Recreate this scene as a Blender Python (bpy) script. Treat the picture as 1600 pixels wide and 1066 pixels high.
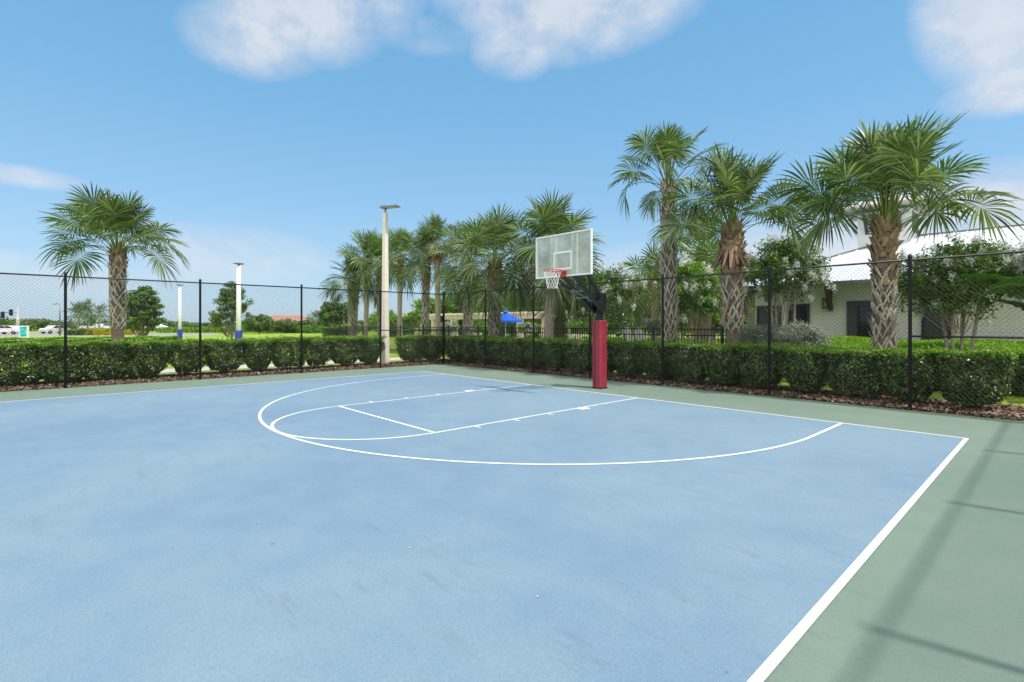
import bpy, math, random
import numpy as np
R = math.radians
for o in list(bpy.data.objects): bpy.data.objects.remove(o)
S = bpy.context.scene
COL = S.collection
rng = np.random.default_rng(7)
random.seed(7)

# ------------------------------------------------------------------ camera
CX, CY, CH, YAW, FPX, HZ = 8.657, -10.385, 1.746, -0.826, 797.8, 506.7
cam = bpy.data.cameras.new('camera'); co = bpy.data.objects.new('camera', cam); COL.objects.link(co)
co.location = (CX, CY, CH); co.rotation_euler = (math.pi/2, 0, -YAW)
cam.sensor_width = 36; cam.lens = 36*FPX/1600; cam.shift_y = (HZ-533)/1600
cam.clip_start = .1; cam.clip_end = 5000
S.camera = co
S.render.resolution_x = 1024; S.render.resolution_y = 682

def at(u, Y):
    """ground x and depth where the sight line through column u meets the line y = Y"""
    r = (u-800)/FPX; A = Y-CY
    c, s = math.cos(YAW), -math.sin(YAW)      # .678, .735
    x = (r*c*A - s*A)/(c + r*s)
    return x+CX, -s*x + c*A
def dp(u, D):
    """world x, y at column u and depth D"""
    X = (u-800)/FPX*D
    c, s = math.cos(YAW), -math.sin(YAW)
    return CX + c*X - s*D, CY + s*X + c*D
def hz(v, D): return CH + (HZ-v)*D/FPX

# ------------------------------------------------------------------ node helpers
def mat(name):
    m = bpy.data.materials.new(name); m.use_nodes = True
    return m, m.node_tree, m.node_tree.nodes['Principled BSDF']
def nd(t, typ, **k):
    n = t.nodes.new(typ)
    for a, b in k.items():
        if a in n.inputs: n.inputs[a].default_value = b
        else: setattr(n, a, b)
    return n
def ramp(t, fac, stops):
    n = t.nodes.new('ShaderNodeValToRGB'); e = n.color_ramp.elements
    while len(e) < len(stops): e.new(.5)
    for i, (p, c) in enumerate(stops):
        e[i].position = p; e[i].color = c if len(c) == 4 else (*c, 1)
    t.links.new(fac, n.inputs[0]); return n.outputs[0]
def noise(t, scale, detail=3, rough=.5, vec=None, out='Fac', stretch=None, coord='Object'):
    n = nd(t, 'ShaderNodeTexNoise'); n.inputs['Scale'].default_value = scale
    n.inputs['Detail'].default_value = detail; n.inputs['Roughness'].default_value = rough
    if vec is None:
        tc = nd(t, 'ShaderNodeTexCoord'); vec = tc.outputs[coord]
    if stretch:
        mp = nd(t, 'ShaderNodeMapping'); mp.inputs['Scale'].default_value = stretch[:3]
        if len(stretch) > 3: mp.inputs['Rotation'].default_value = (0, 0, stretch[3])
        t.links.new(vec, mp.inputs[0]); vec = mp.outputs[0]
    t.links.new(vec, n.inputs['Vector']); return n.outputs[out]
def mix(t, fac, a, b, mode='MIX'):
    n = nd(t, 'ShaderNodeMix', data_type='RGBA', blend_type=mode)
    for sock, v in ((n.inputs[0], fac), (n.inputs[6], a), (n.inputs[7], b)):
        if hasattr(v, 'is_linked'): t.links.new(v, sock)
        else: sock.default_value = v if not isinstance(v, tuple) or len(v) == 4 else (*v, 1)
    return n.outputs[2]
def mth(t, op, a, b=0.0, c=None, clamp=False):
    n = nd(t, 'ShaderNodeMath', operation=op); n.use_clamp = clamp
    for i, v in enumerate((a, b, c)):
        if v is None: continue
        if hasattr(v, 'is_linked'): t.links.new(v, n.inputs[i])
        else: n.inputs[i].default_value = v
    return n.outputs[0]
def bump(t, p, h, strength=.3, dist=.01):
    b = nd(t, 'ShaderNodeBump'); b.inputs['Strength'].default_value = strength; b.inputs['Distance'].default_value = dist
    t.links.new(h, b.inputs['Height']); t.links.new(b.outputs[0], p.inputs['Normal'])
def plain(name, col, rough=.6, metal=0, var=.12, scale=6, bmp=0, spec=.5):
    m, t, p = mat(name)
    f = noise(t, scale, 4, .6)
    c = ramp(t, f, [(.3, tuple(x*(1-var) for x in col)), (.7, tuple(min(1, x*(1+var)) for x in col))])
    t.links.new(c, p.inputs['Base Color']); p.inputs['Roughness'].default_value = rough
    p.inputs['Metallic'].default_value = metal; p.inputs['Specular IOR Level'].default_value = spec
    if bmp: bump(t, p, noise(t, scale*8, 3), bmp, .01)
    return m
def leafmat(name, cols, rough=.45, trans=.3, tcol=None, spec=.4):
    """foliage: colour by island, some light through the leaf"""
    m, t, p = mat(name)
    g = nd(t, 'ShaderNodeNewGeometry')
    n = len(cols)
    c = ramp(t, g.outputs['Random Per Island'], [(i/(n-1) if n > 1 else 0, cols[i]) for i in range(n)])
    t.links.new(c, p.inputs['Base Color']); p.inputs['Roughness'].default_value = rough
    p.inputs['Specular IOR Level'].default_value = spec
    tr = nd(t, 'ShaderNodeBsdfTranslucent')
    tc = mix(t, 1.0, c, tcol or (1.6, 1.9, .6), 'MULTIPLY'); t.links.new(tc, tr.inputs[0])
    mx = nd(t, 'ShaderNodeMixShader'); mx.inputs[0].default_value = trans
    t.links.new(p.outputs[0], mx.inputs[1]); t.links.new(tr.outputs[0], mx.inputs[2])
    t.links.new(mx.outputs[0], t.nodes['Material Output'].inputs[0])
    return m

# ------------------------------------------------------------------ world and sun
SUN = np.array([1.0, .2, 1.9]); SUN /= np.linalg.norm(SUN)
el = math.asin(SUN[2]); azn = math.atan2(SUN[0], SUN[1])
w = bpy.data.worlds.new('World'); S.world = w; w.use_nodes = True
t = w.node_tree; bg = t.nodes['Background']
sky = nd(t, 'ShaderNodeTexSky', sky_type='NISHITA'); sky.sun_disc = False
sky.sun_elevation = el; sky.sun_rotation = azn; sky.air_density = 1.0; sky.dust_density = 1.0; sky.ozone_density = 2.5
SKY = .12
tc = nd(t, 'ShaderNodeTexCoord'); vec = tc.outputs['Generated']
sep = nd(t, 'ShaderNodeSeparateXYZ'); t.links.new(vec, sep.inputs[0])
skyc = mix(t, 1.0, sky.outputs[0], (.95, 1.08, 1.12), 'MULTIPLY')
# thin humid air near the horizon
air = ramp(t, sep.outputs[2], [(0, (.62, .80, 1.0)), (.10, (.49, .75, 1.0)), (.22, (.355, .665, .99)), (.36, (.255, .60, .95)), (.6, (.17, .51, .90))])
skyc = mix(t, .75, skyc, mix(t, 1.0, air, (5.1, 5.1, 5.1), 'MULTIPLY'))
def direction(u, v):
    c, s = math.cos(YAW), -math.sin(YAW)
    X = (u-800)/FPX; Z = (HZ-v)/FPX
    d = np.array([c*X-s, s*X+c, Z]); return d/np.linalg.norm(d)
cn = noise(t, 5, 9, .6, vec=vec, stretch=(1, 1, 1.7))
cn2 = noise(t, 14, 8, .65, vec=vec, stretch=(1, 1, 1.4))
cloud = None
for (u, v, ru, rv, dens) in [(470, -20, 150, 100, .95), (390, 62, 95, 55, .7), (890, -80, 225, 150, 1.1), (805, 68, 78, 56, .7), (650, 55, 100, 34, .5), (600, -20, 70, 70, .7),
                             (1580, -15, 95, 120, .95), (1600, 135, 85, 34, .95), (25, 274, 75, 16, .6), (1540, 350, 200, 85, .95), (1290, 395, 190, 70, .85),
                             (1020, 420, 150, 50, .55), (350, 400, 170, 55, .5), (60, 430, 200, 32, .5)]:
    d = direction(u, v); up = np.array([0, 0, 1.]); sd = np.cross(d, up); sd /= np.linalg.norm(sd); uu = np.cross(sd, d)
    su, sv = ru/FPX*(1-.12), rv/FPX*(1-.12)
    def dotn(a, k):
        n = nd(t, 'ShaderNodeVectorMath', operation='DOT_PRODUCT'); t.links.new(vec, n.inputs[0]); n.inputs[1].default_value = tuple(a/k); return n.outputs['Value']
    a = dotn(sd, su); b = dotn(uu, sv)
    b = mth(t, 'SUBTRACT', b, float(uu@d)/sv); 
    r2 = mth(t, 'ADD', mth(t, 'MULTIPLY', a, a), mth(t, 'MULTIPLY', b, b))
    front = mth(t, 'GREATER_THAN', dotn(d, 1.0), 0.0)
    m_ = mth(t, 'MULTIPLY', mth(t, 'SUBTRACT', 1.15, r2, clamp=True), mth(t, 'MULTIPLY', front, dens))
    cloud = m_ if cloud is None else mth(t, 'MAXIMUM', cloud, m_)
# unseen bright clouds added outside the frame as neutral fill for shaded sides
fill_clouds = None
for (azd, eld, rad_, dens) in [(-100, 38, .50, 1.2), (-55, 30, .42, 1.1), (-150, 32, .48, 1.1), (-20, 48, .34, .9), (175, 40, .36, .9), (-95, 68, .30, 1.0)]:
    a_, e_ = math.radians(azd)-YAW, math.radians(eld)
    n_ = nd(t, 'ShaderNodeVectorMath', operation='DOT_PRODUCT'); t.links.new(vec, n_.inputs[0]); n_.inputs[1].default_value = (math.cos(e_)*math.cos(a_), math.cos(e_)*math.sin(a_), math.sin(e_))
    k_ = mth(t, 'MULTIPLY', mth(t, 'DIVIDE', mth(t, 'SUBTRACT', n_.outputs['Value'], math.cos(rad_)), 1-math.cos(rad_), clamp=True), dens)
    fill_clouds = k_ if fill_clouds is None else mth(t, 'MAXIMUM', fill_clouds, k_)
nz = mth(t, 'ADD', mth(t, 'MULTIPLY', mth(t, 'SUBTRACT', cn, .5), 2.2), mth(t, 'MULTIPLY', mth(t, 'SUBTRACT', cn2, .5), 1.8))
cf = mth(t, 'ADD', cloud, mth(t, 'MULTIPLY', nz, mth(t, 'ADD', mth(t, 'MULTIPLY', cloud, .7), .12)))
cf = ramp(t, cf, [(.10, (0, 0, 0)), (.5, (.34, .34, .34)), (1.15, (.78, .78, .78))])
shade = ramp(t, mth(t, 'ADD', cn2, mth(t, 'MULTIPLY', cn, .5)), [(.55, (4.1, 4.3, 4.75)), (.95, (4.9, 4.95, 5.2))])
skyc = mix(t, cf, skyc, shade)
bf = ramp(t, mth(t, 'ADD', fill_clouds, mth(t, 'MULTIPLY', nz, mth(t, 'MULTIPLY', fill_clouds, .7))), [(.08, (0, 0, 0)), (.4, (.8, .8, .8)), (.8, (1, 1, 1))])
skyc = mix(t, bf, skyc, (11.4, 11.0, 10.4))
t.links.new(skyc, bg.inputs[0]); bg.inputs[1].default_value = SKY
sl = bpy.data.lights.new('sun', 'SUN'); sl.energy = 3.05; sl.angle = R(2.0); sl.color = (1, .95, .87)
so = bpy.data.objects.new('sun', sl); COL.objects.link(so)
from mathutils import Vector, Matrix
so.rotation_euler = Vector(tuple(-SUN)).to_track_quat('-Z', 'Y').to_euler(); so.location = (0, 0, 30)
S.view_settings.view_transform = 'Standard'; S.view_settings.look = 'None'; S.view_settings.exposure = .5; S.view_settings.gamma = 1
S.cycles.transparent_max_bounces = 24; S.cycles.max_bounces = 8

# ------------------------------------------------------------------ mesh builder
class MB:
    def __init__(s): s.V = []; s.F = []; s.Q = []; s.n = 0; s.fm = []; s.fs = []; s.mi = 0; s.sm = False
    def add(s, V, F):
        V = np.asarray(V, float).reshape(-1, 3)
        for f in F:
            s.F.append([i+s.n for i in f]); s.fm.append(s.mi); s.fs.append(s.sm)
        s.V.append(V); s.n += len(V)
    def quads(s, V, mi=None):            # V: (k,4,3)
        V = np.asarray(V, float); k = len(V)
        if not k: return
        s.V.append(V.reshape(-1, 3)); s.Q.append((np.arange(4*k).reshape(k, 4)+s.n, s.mi if mi is None else mi)); s.n += 4*k
    def grids(s, V, mi=None):            # V: (k, L, W, 3) strips
        V = np.asarray(V, float); k, L, W, _ = V.shape
        idx = np.arange(k*L*W).reshape(k, L, W)+s.n
        q = np.stack([idx[:, :-1, :-1], idx[:, :-1, 1:], idx[:, 1:, 1:], idx[:, 1:, :-1]], -1).reshape(-1, 4)
        s.V.append(V.reshape(-1, 3)); s.Q.append((q, s.mi if mi is None else mi)); s.n += k*L*W
    def box(s, c, d, rz=0, taper=1, rx=0):
        x, y, z = [k/2 for k in d]
        P = np.array([[a*x*(taper if k > 0 else 1), b*y*(taper if k > 0 else 1), k*z] for k in (-1, 1) for a, b in ((-1, -1), (1, -1), (1, 1), (-1, 1))])
        if rx: P = P @ np.array([[1, 0, 0], [0, math.cos(rx), -math.sin(rx)], [0, math.sin(rx), math.cos(rx)]]).T
        if rz: P = P @ np.array([[math.cos(rz), -math.sin(rz), 0], [math.sin(rz), math.cos(rz), 0], [0, 0, 1]]).T
        s.add(P+np.array(c), [(3, 2, 1, 0), (4, 5, 6, 7), (0, 1, 5, 4), (1, 2, 6, 5), (2, 3, 7, 6), (3, 0, 4, 7)])
    def bar(s, a, b, w, h=None, up=(0, 0, 1)):
        a = np.array(a, float); b = np.array(b, float); d = b-a; L = np.linalg.norm(d); d /= L; h = h or w
        u = np.array(up, float); sd = np.cross(d, u)
        if np.linalg.norm(sd) < 1e-3: sd = np.cross(d, np.array([1., 0, 0]))
        sd /= np.linalg.norm(sd); uu = np.cross(sd, d)
        P = [p+sd*i*w/2+uu*j*h/2 for p in (a, b) for i, j in ((-1, -1), (1, -1), (1, 1), (-1, 1))]
        s.add(P, [(0, 1, 2, 3), (7, 6, 5, 4), (4, 5, 1, 0), (5, 6, 2, 1), (6, 7, 3, 2), (7, 4, 0, 3)])
    def tube(s, pts, rad, n=8, caps=True):
        pts = np.array(pts, float); k = len(pts); rad = np.broadcast_to(rad, (k,))
        T = np.gradient(pts, axis=0); T /= np.linalg.norm(T, axis=1)[:, None]+1e-12
        ref = np.array([0, 0, 1.]) if abs(T[0][2]) < .9 else np.array([1., 0, 0])
        V = []
        for i in range(k):
            a = np.cross(T[i], ref); a /= np.linalg.norm(a); b = np.cross(T[i], a); ref_ = -np.cross(T[i], a)
            for j in range(n):
                th = 2*math.pi*j/n; V.append(pts[i]+rad[i]*(a*math.cos(th)+b*math.sin(th)))
        F = [(i*n+j, i*n+(j+1) % n, (i+1)*n+(j+1) % n, (i+1)*n+j) for i in range(k-1) for j in range(n)]
        if caps: F += [tuple(range(n-1, -1, -1)), tuple((k-1)*n+j for j in range(n))]
        sm = s.sm; s.sm = True; s.add(V, F); s.sm = sm
    def lathe(s, c, prof, n=16):
        c = np.array(c, float); V = [c+np.array([r*math.cos(2*math.pi*j/n), r*math.sin(2*math.pi*j/n), z]) for r, z in prof for j in range(n)]
        k = len(prof); F = [(i*n+j, i*n+(j+1) % n, (i+1)*n+(j+1) % n, (i+1)*n+j) for i in range(k-1) for j in range(n)]
        F += [tuple(range(n-1, -1, -1)), tuple((k-1)*n+j for j in range(n))]
        sm = s.sm; s.sm = True; s.add(V, F); s.sm = sm
    def mesh(s, name, mats):
        me = bpy.data.meshes.new(name); V = np.concatenate(s.V)
        loops = []; tot = []; mi = []; sm = []
        if s.F:
            loops.append(np.array([i for f in s.F for i in f], np.int32)); tot.append(np.array([len(f) for f in s.F], np.int32))
            mi.append(np.array(s.fm, np.int32)); sm.append(np.array(s.fs, bool))
        for q, m_ in s.Q:
            loops.append(q.reshape(-1).astype(np.int32)); tot.append(np.full(len(q), 4, np.int32)); mi.append(np.full(len(q), m_, np.int32)); sm.append(np.zeros(len(q), bool))
        loops = np.concatenate(loops); tot = np.concatenate(tot); mi = np.concatenate(mi); sm = np.concatenate(sm)
        me.vertices.add(len(V)); me.vertices.foreach_set('co', V.reshape(-1).astype(np.float32))
        me.loops.add(len(loops)); me.loops.foreach_set('vertex_index', loops)
        me.polygons.add(len(tot)); me.polygons.foreach_set('loop_start', np.concatenate([[0], np.cumsum(tot)[:-1]]).astype(np.int32))
        me.polygons.foreach_set('loop_total', tot); me.polygons.foreach_set('material_index', mi); me.polygons.foreach_set('use_smooth', sm)
        me.update(calc_edges=True); me.validate()
        for m_ in (mats if isinstance(mats, (list, tuple)) else [mats]): me.materials.append(m_)
        return me
    def build(s, name, mats, parent=None, loc=None):
        o = bpy.data.objects.new(name, s.mesh(name, mats)); COL.objects.link(o)
        if parent is not None: o.parent = parent
        if loc: o.location = loc
        return o
def tag(o, label=None, cat=None, group=None, kind=None):
    if label: o['label'] = label
    if cat: o['category'] = cat
    if group: o['group'] = group
    if kind: o['kind'] = kind
    return o
def thing(name, loc, label, cat, group=None, rz=0):
    o = bpy.data.objects.new(name, None); o.empty_display_size = .3; COL.objects.link(o)
    o.location = loc; o.rotation_euler = (0, 0, rz); return tag(o, label, cat, group)
def copy_thing(root, loc, rz=0, label=None, sc=1):
    r = root.copy(); COL.objects.link(r); r.location = loc; r.rotation_euler = (0, 0, rz); r.scale = (sc, sc, sc)
    if label: r['label'] = label
    for ch in root.children:
        c = ch.copy(); COL.objects.link(c); c.parent = r
        for g in ch.children:
            d = g.copy(); COL.objects.link(d); d.parent = c
    return r
def sheet(name, pts, z, m):
    b = MB(); b.add([(x, y, z) for x, y in pts], [tuple(range(len(pts)))]); return tag(b.build(name, m), kind='structure')
def rect(x0, x1, y0, y1): return [(x0, y0), (x1, y0), (x1, y1), (x0, y1)]

# ------------------------------------------------------------------ materials
def court_mat(name, col, dark, light):
    m, t, p = mat(name)
    big = noise(t, .22, 4, .55); mid = noise(t, 1.6, 5, .65); fine = noise(t, 160, 2, .6)
    c = ramp(t, mth(t, 'ADD', mth(t, 'MULTIPLY', big, .65), mth(t, 'MULTIPLY', mid, .35)), [(.40, dark), (.5, col), (.60, light)])
    sc = noise(t, 2.2, 6, .72, stretch=(.7, 4.0, 1, .5)); msk = noise(t, .45, 3, .6)
    sf = mth(t, 'MULTIPLY', ramp(t, sc, [(.545, (0, 0, 0)), (.70, (1, 1, 1))]), ramp(t, msk, [(.42, (0, 0, 0)), (.62, (1, 1, 1))]))
    c = mix(t, mth(t, 'MULTIPLY', sf, .42), c, tuple(x*.45+.02 for x in col))
    sc2 = noise(t, 3.1, 6, .7, stretch=(5, .8, 1, -.9))
    c = mix(t, mth(t, 'MULTIPLY', ramp(t, sc2, [(.64, (0, 0, 0)), (.8, (1, 1, 1))]), .3), c, tuple(min(1, x*1.6+.04) for x in col))
    # pale broom strokes and small dark specks
    sp = noise(t, 9, 2, .5); c = mix(t, mth(t, 'MULTIPLY', ramp(t, sp, [(.74, (0, 0, 0)), (.79, (1, 1, 1))]), .5), c, tuple(x*.4 for x in col))
    grit = noise(t, 38, 5, .8); c = mix(t, .08, c, ramp(t, grit, [(.3, (0, 0, 0)), (.7, (1, 1, 1))]), 'OVERLAY')
    c = mix(t, .14, c, ramp(t, fine, [(.3, (0, 0, 0)), (.7, (1, 1, 1))]), 'OVERLAY')
    t.links.new(c, p.inputs['Base Color']); p.inputs['Roughness'].default_value = .78; p.inputs['Specular IOR Level'].default_value = .35
    bump(t, p, fine, .25, .003)
    return m
M = {}
M['blue'] = court_mat('blue_court', (.166, .247, .320), (.143, .220, .305), (.184, .268, .333))
M['green'] = court_mat('green_court', (.156, .212, .168), (.142, .198, .156), (.170, .228, .180))
M['line'] = plain('line_paint', (.66, .68, .71), .75, var=.10, scale=7)
M['black'] = plain('black_vinyl', (.012, .013, .015), .45, var=.2)
M['blackmet'] = plain('black_steel', (.012, .013, .016), .4, var=.3, bmp=.1)
M['white'] = plain('white_paint', (.78, .78, .76), .5, var=.05)
M['concrete'] = plain('concrete', (.48, .45, .41), .85, var=.12, scale=9, bmp=.2)
M['polecon'] = plain('pole_concrete', (.76, .69, .61), .8, var=.07, scale=5, bmp=.15)
M['path'] = plain('path_concrete', (.50, .47, .43), .85, var=.1, scale=3, bmp=.2)
M['road'] = plain('road_asphalt', (.30, .29, .28), .85, var=.1, scale=.3)
M['grey'] = plain('grey_metal', (.22, .23, .24), .4, .6, var=.1)
M['lens'] = plain('lamp_lens', (.55, .56, .55), .2, var=.03)
M['red'] = plain('red_vinyl_pad', (.27, .022, .040), .45, var=.2, scale=4, bmp=.12)
M['rimred'] = plain('rim_paint', (.55, .06, .035), .4, var=.15)
M['net'] = plain('net_cord', (.75, .74, .72), .8, var=.05)
M['bluepad'] = plain('blue_pad', (.02, .05, .33), .45, var=.1)
M['bluecloth'] = plain('blue_canvas', (.008, .11, .62), .7, var=.1)
M['bark'] = plain('bark', (.15, .115, .088), .9, var=.35, scale=7, bmp=.6)
M['greybark'] = plain('grey_bark', (.24, .20, .165), .9, var=.3, scale=9, bmp=.7)
M['smoothbark'] = plain('smooth_bark', (.40, .32, .25), .85, var=.2, scale=6, bmp=.3)
def boot_mat(name, a, b, c):
    m, t, p = mat(name); g = nd(t, 'ShaderNodeNewGeometry')
    c1 = ramp(t, g.outputs['Random Per Island'], [(0, a), (.5, b), (1, c)])
    c2 = mix(t, .5, c1, ramp(t, noise(t, 16, 4, .65, stretch=(1, 1, .25)), [(.3, tuple(x*.55 for x in b)), (.7, c)]))
    t.links.new(c2, p.inputs['Base Color']); p.inputs['Roughness'].default_value = .9; bump(t, p, noise(t, 60, 3, stretch=(1, 1, .15)), .5, .01); return m
M['boot_grey'] = boot_mat('weathered_boots', (.26, .21, .165), (.42, .355, .285), (.60, .53, .45))
M['boot_brown'] = boot_mat('brown_boots', (.13, .075, .042), (.26, .165, .095), (.42, .30, .19))
M['petiole'] = leafmat('petiole_green', [(.10, .15, .03), (.18, .22, .06)], .7, .05, spec=.2)
M['frond'] = leafmat('palm_leaf', [(.040, .066, .021), (.068, .112, .036), (.12, .175, .062), (.27, .31, .20)], .42, .30, (1.4, 1.6, .55), .5)
M['frond_lt'] = leafmat('palm_leaf_light', [(.07, .115, .025), (.10, .155, .04), (.15, .21, .065), (.24, .28, .13)], .36, .3, (1.35, 1.55, .55), .5)
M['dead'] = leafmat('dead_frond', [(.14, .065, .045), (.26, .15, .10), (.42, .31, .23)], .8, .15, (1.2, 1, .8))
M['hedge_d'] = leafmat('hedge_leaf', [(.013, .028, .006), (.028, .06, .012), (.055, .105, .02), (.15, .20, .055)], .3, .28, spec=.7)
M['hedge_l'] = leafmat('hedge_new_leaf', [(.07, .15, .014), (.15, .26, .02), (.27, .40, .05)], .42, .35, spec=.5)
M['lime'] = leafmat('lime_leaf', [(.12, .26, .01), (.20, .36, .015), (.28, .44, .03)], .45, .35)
M['twig'] = plain('twigs', (.10, .075, .055), .9)
M['tree_d'] = leafmat('tree_leaf_dark', [(.042, .075, .018), (.075, .125, .032), (.12, .18, .05)], .45, .28)
M['tree_m'] = leafmat('tree_leaf', [(.065, .115, .024), (.115, .19, .04), (.18, .27, .06)], .45, .35)
M['tree_y'] = leafmat('tree_leaf_bright', [(.08, .16, .012), (.13, .25, .02), (.20, .33, .03)], .45, .4)
M['silver'] = leafmat('silver_leaf', [(.18, .22, .15), (.30, .34, .26), (.44, .47, .40)], .6, .2, (1, 1, .8))
M['flower'] = leafmat('white_flower', [(.72, .72, .66), (.82, .82, .78)], .7, .3, (1, 1, .95))
M['yellow'] = leafmat('yellow_leaf', [(.35, .33, .01), (.55, .5, .02)], .5, .3, (1.2, 1.1, .4))
M['far'] = leafmat('far_leaf', [(.04, .065, .026), (.07, .11, .04), (.11, .15, .055), (.15, .19, .08)], .6, .25)
M['glass'] = plain('dark_glass', (.012, .014, .016), .08, var=.3, scale=2)
M['stucco'] = plain('cream_stucco', (.60, .565, .50), .85, var=.05, scale=3, bmp=.2)
M['pergola'] = plain('pergola_stone', (.60, .52, .42), .85, var=.12, scale=2)
M['greydoor'] = plain('charcoal_paint', (.055, .055, .06), .5, var=.1)
M['brownwood'] = plain('brown_timber', (.09, .045, .025), .6, var=.2)
M['chair'] = plain('white_resin', (.75, .75, .74), .5, var=.03)
def banana_mat():
    m, t, p = mat('banana_leaf')
    c = ramp(t, noise(t, 5, 3, .6, stretch=(1, 1, 1)), [(.3, (.022, .065, .018)), (.7, (.045, .115, .028))])
    t.links.new(c, p.inputs['Base Color']); p.inputs['Roughness'].default_value = .38
    tr = nd(t, 'ShaderNodeBsdfTranslucent'); t.links.new(mix(t, 1.0, c, (1.6, 1.9, .6), 'MULTIPLY'), tr.inputs[0])
    mx = nd(t, 'ShaderNodeMixShader'); mx.inputs[0].default_value = .3
    t.links.new(p.outputs[0], mx.inputs[1]); t.links.new(tr.outputs[0], mx.inputs[2]); t.links.new(mx.outputs[0], t.nodes['Material Output'].inputs[0]); return m
M['banana'] = banana_mat()
def grass_mat():
    m, t, p = mat('lawn')
    a = noise(t, .09, 4, .6); b = noise(t, 1.3, 5, .7); c = noise(t, 40, 3, .7)
    f = mth(t, 'ADD', mth(t, 'MULTIPLY', a, .5), mth(t, 'ADD', mth(t, 'MULTIPLY', b, .3), mth(t, 'MULTIPLY', c, .2)))
    col = ramp(t, f, [(.35, (.14, .24, .014)), (.5, (.25, .36, .022)), (.65, (.36, .46, .045))])
    t.links.new(col, p.inputs['Base Color']); p.inputs['Roughness'].default_value = .9; bump(t, p, c, .8, .03); return m
M['lawn'] = grass_mat()
def mulch_mat():
    m, t, p = mat('mulch')
    f = noise(t, 45, 5, .75); col = ramp(t, f, [(.3, (.035, .018, .013)), (.5, (.11, .058, .042)), (.7, (.22, .14, .11))])
    t.links.new(col, p.inputs['Base Color']); p.inputs['Roughness'].default_value = .95; bump(t, p, f, 1, .04); return m
M['mulch'] = mulch_mat()
M['chips'] = leafmat('mulch_chips', [(.045, .024, .016), (.11, .062, .042), (.19, .115, .082), (.29, .205, .15), (.14, .08, .055), (.45, .38, .3)], .9, 0, (1, 1, 1), .2)
M['litter'] = leafmat('leaf_litter', [(.16, .10, .05), (.28, .22, .10), (.20, .24, .06)], .8, .1, (1, 1, 1), .2)
def roof_mat():
    m, t, p = mat('white_metal_roof')
    p.inputs['Base Color'].default_value = (.63, .64, .67, 1); p.inputs['Roughness'].default_value = .42; p.inputs['Metallic'].default_value = .1
    bump(t, p, noise(t, 1.5, 3), .15, .02); return m
M['roof'] = roof_mat()
def siding_mat():
    m, t, p = mat('cream_block_wall')
    br = nd(t, 'ShaderNodeTexBrick'); tcx = nd(t, 'ShaderNodeTexCoord')
    mp = nd(t, 'ShaderNodeMapping'); mp.inputs['Rotation'].default_value = (math.pi/2, 0, 0); t.links.new(tcx.outputs['Object'], mp.inputs[0]); t.links.new(mp.outputs[0], br.inputs['Vector'])
    br.inputs['Scale'].default_value = 1; br.inputs['Brick Width'].default_value = .4; br.inputs['Row Height'].default_value = .1; br.inputs['Mortar Size'].default_value = .006
    br.inputs['Color1'].default_value = (.78, .745, .68, 1); br.inputs['Color2'].default_value = (.82, .785, .72, 1); br.inputs['Mortar'].default_value = (.64, .61, .55, 1)
    t.links.new(br.outputs[0], p.inputs['Base Color']); p.inputs['Roughness'].default_value = .85; return m
M['siding'] = siding_mat()
def acrylic():
    m, t, p = mat('clouded_acrylic')
    f = noise(t, 2.2, 4, .6)
    c = ramp(t, f, [(.3, (.66, .66, .58)), (.7, (.80, .83, .78))])
    t.links.new(c, p.inputs['Base Color']); p.inputs['Roughness'].default_value = .12
    tr = nd(t, 'ShaderNodeBsdfTransparent'); tr.inputs[0].default_value = (.9, .95, .92, 1)
    tl = nd(t, 'ShaderNodeBsdfTranslucent'); t.links.new(c, tl.inputs[0]); m1 = nd(t, 'ShaderNodeMixShader'); m1.inputs[0].default_value = .35; t.links.new(p.outputs[0], m1.inputs[1]); t.links.new(tl.outputs[0], m1.inputs[2])
    mx = nd(t, 'ShaderNodeMixShader'); t.links.new(ramp(t, f, [(.3, (.42, .42, .42)), (.7, (.60, .60, .60))]), mx.inputs[0])
    t.links.new(tr.outputs[0], mx.inputs[1]); t.links.new(m1.outputs[0], mx.inputs[2]); t.links.new(mx.outputs[0], t.nodes['Material Output'].inputs[0]); return m
M['acrylic'] = acrylic()

# ------------------------------------------------------------------ ground, court
FX0, FX1, FY = -9.85, 9.55, 2.6
sheet('ground', rect(-900, 600, -400, 1200), -.03, M['lawn'])
gp = sheet('court_pavement', rect(FX0-.12, FX1+.1, -30, FY+.0), 0, M['green'])
HW = 7.66
sheet('court_playing_surface', rect(-7.5, HW, -25.6, 0), .004, M['blue'])
def strip_line(b, pts, w, closed=False):
    pts = np.array(pts, float); T = np.gradient(pts, axis=0); T /= np.linalg.norm(T, axis=1)[:, None]; Nn = np.stack([-T[:, 1], T[:, 0]], 1)
    A = pts+Nn*w/2; B = pts-Nn*w/2
    V = np.zeros((1, len(pts), 2, 3)); V[0, :, 0, :2] = A; V[0, :, 1, :2] = B; V[..., 2] = .008; b.grids(V)
lw = .055
b = MB()
def seg(x0, y0, x1, y1, z=.008): b.add([(x0, y0, z), (x1, y0, z), (x1, y1, z), (x0, y1, z)], [(0, 1, 2, 3)])
seg(-7.5, -lw, HW, 0)                                    # baseline
seg(HW-lw, -25.6, HW, -lw); seg(-7.5, -25.6, -7.5+lw, -lw)      # sidelines
FT = 5.77
seg(-1.83, -FT, -1.83+lw, -lw); seg(1.83-lw, -FT, 1.83, -lw)
seg(-1.83+lw, -FT, 1.83-lw, -FT+lw)
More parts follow.
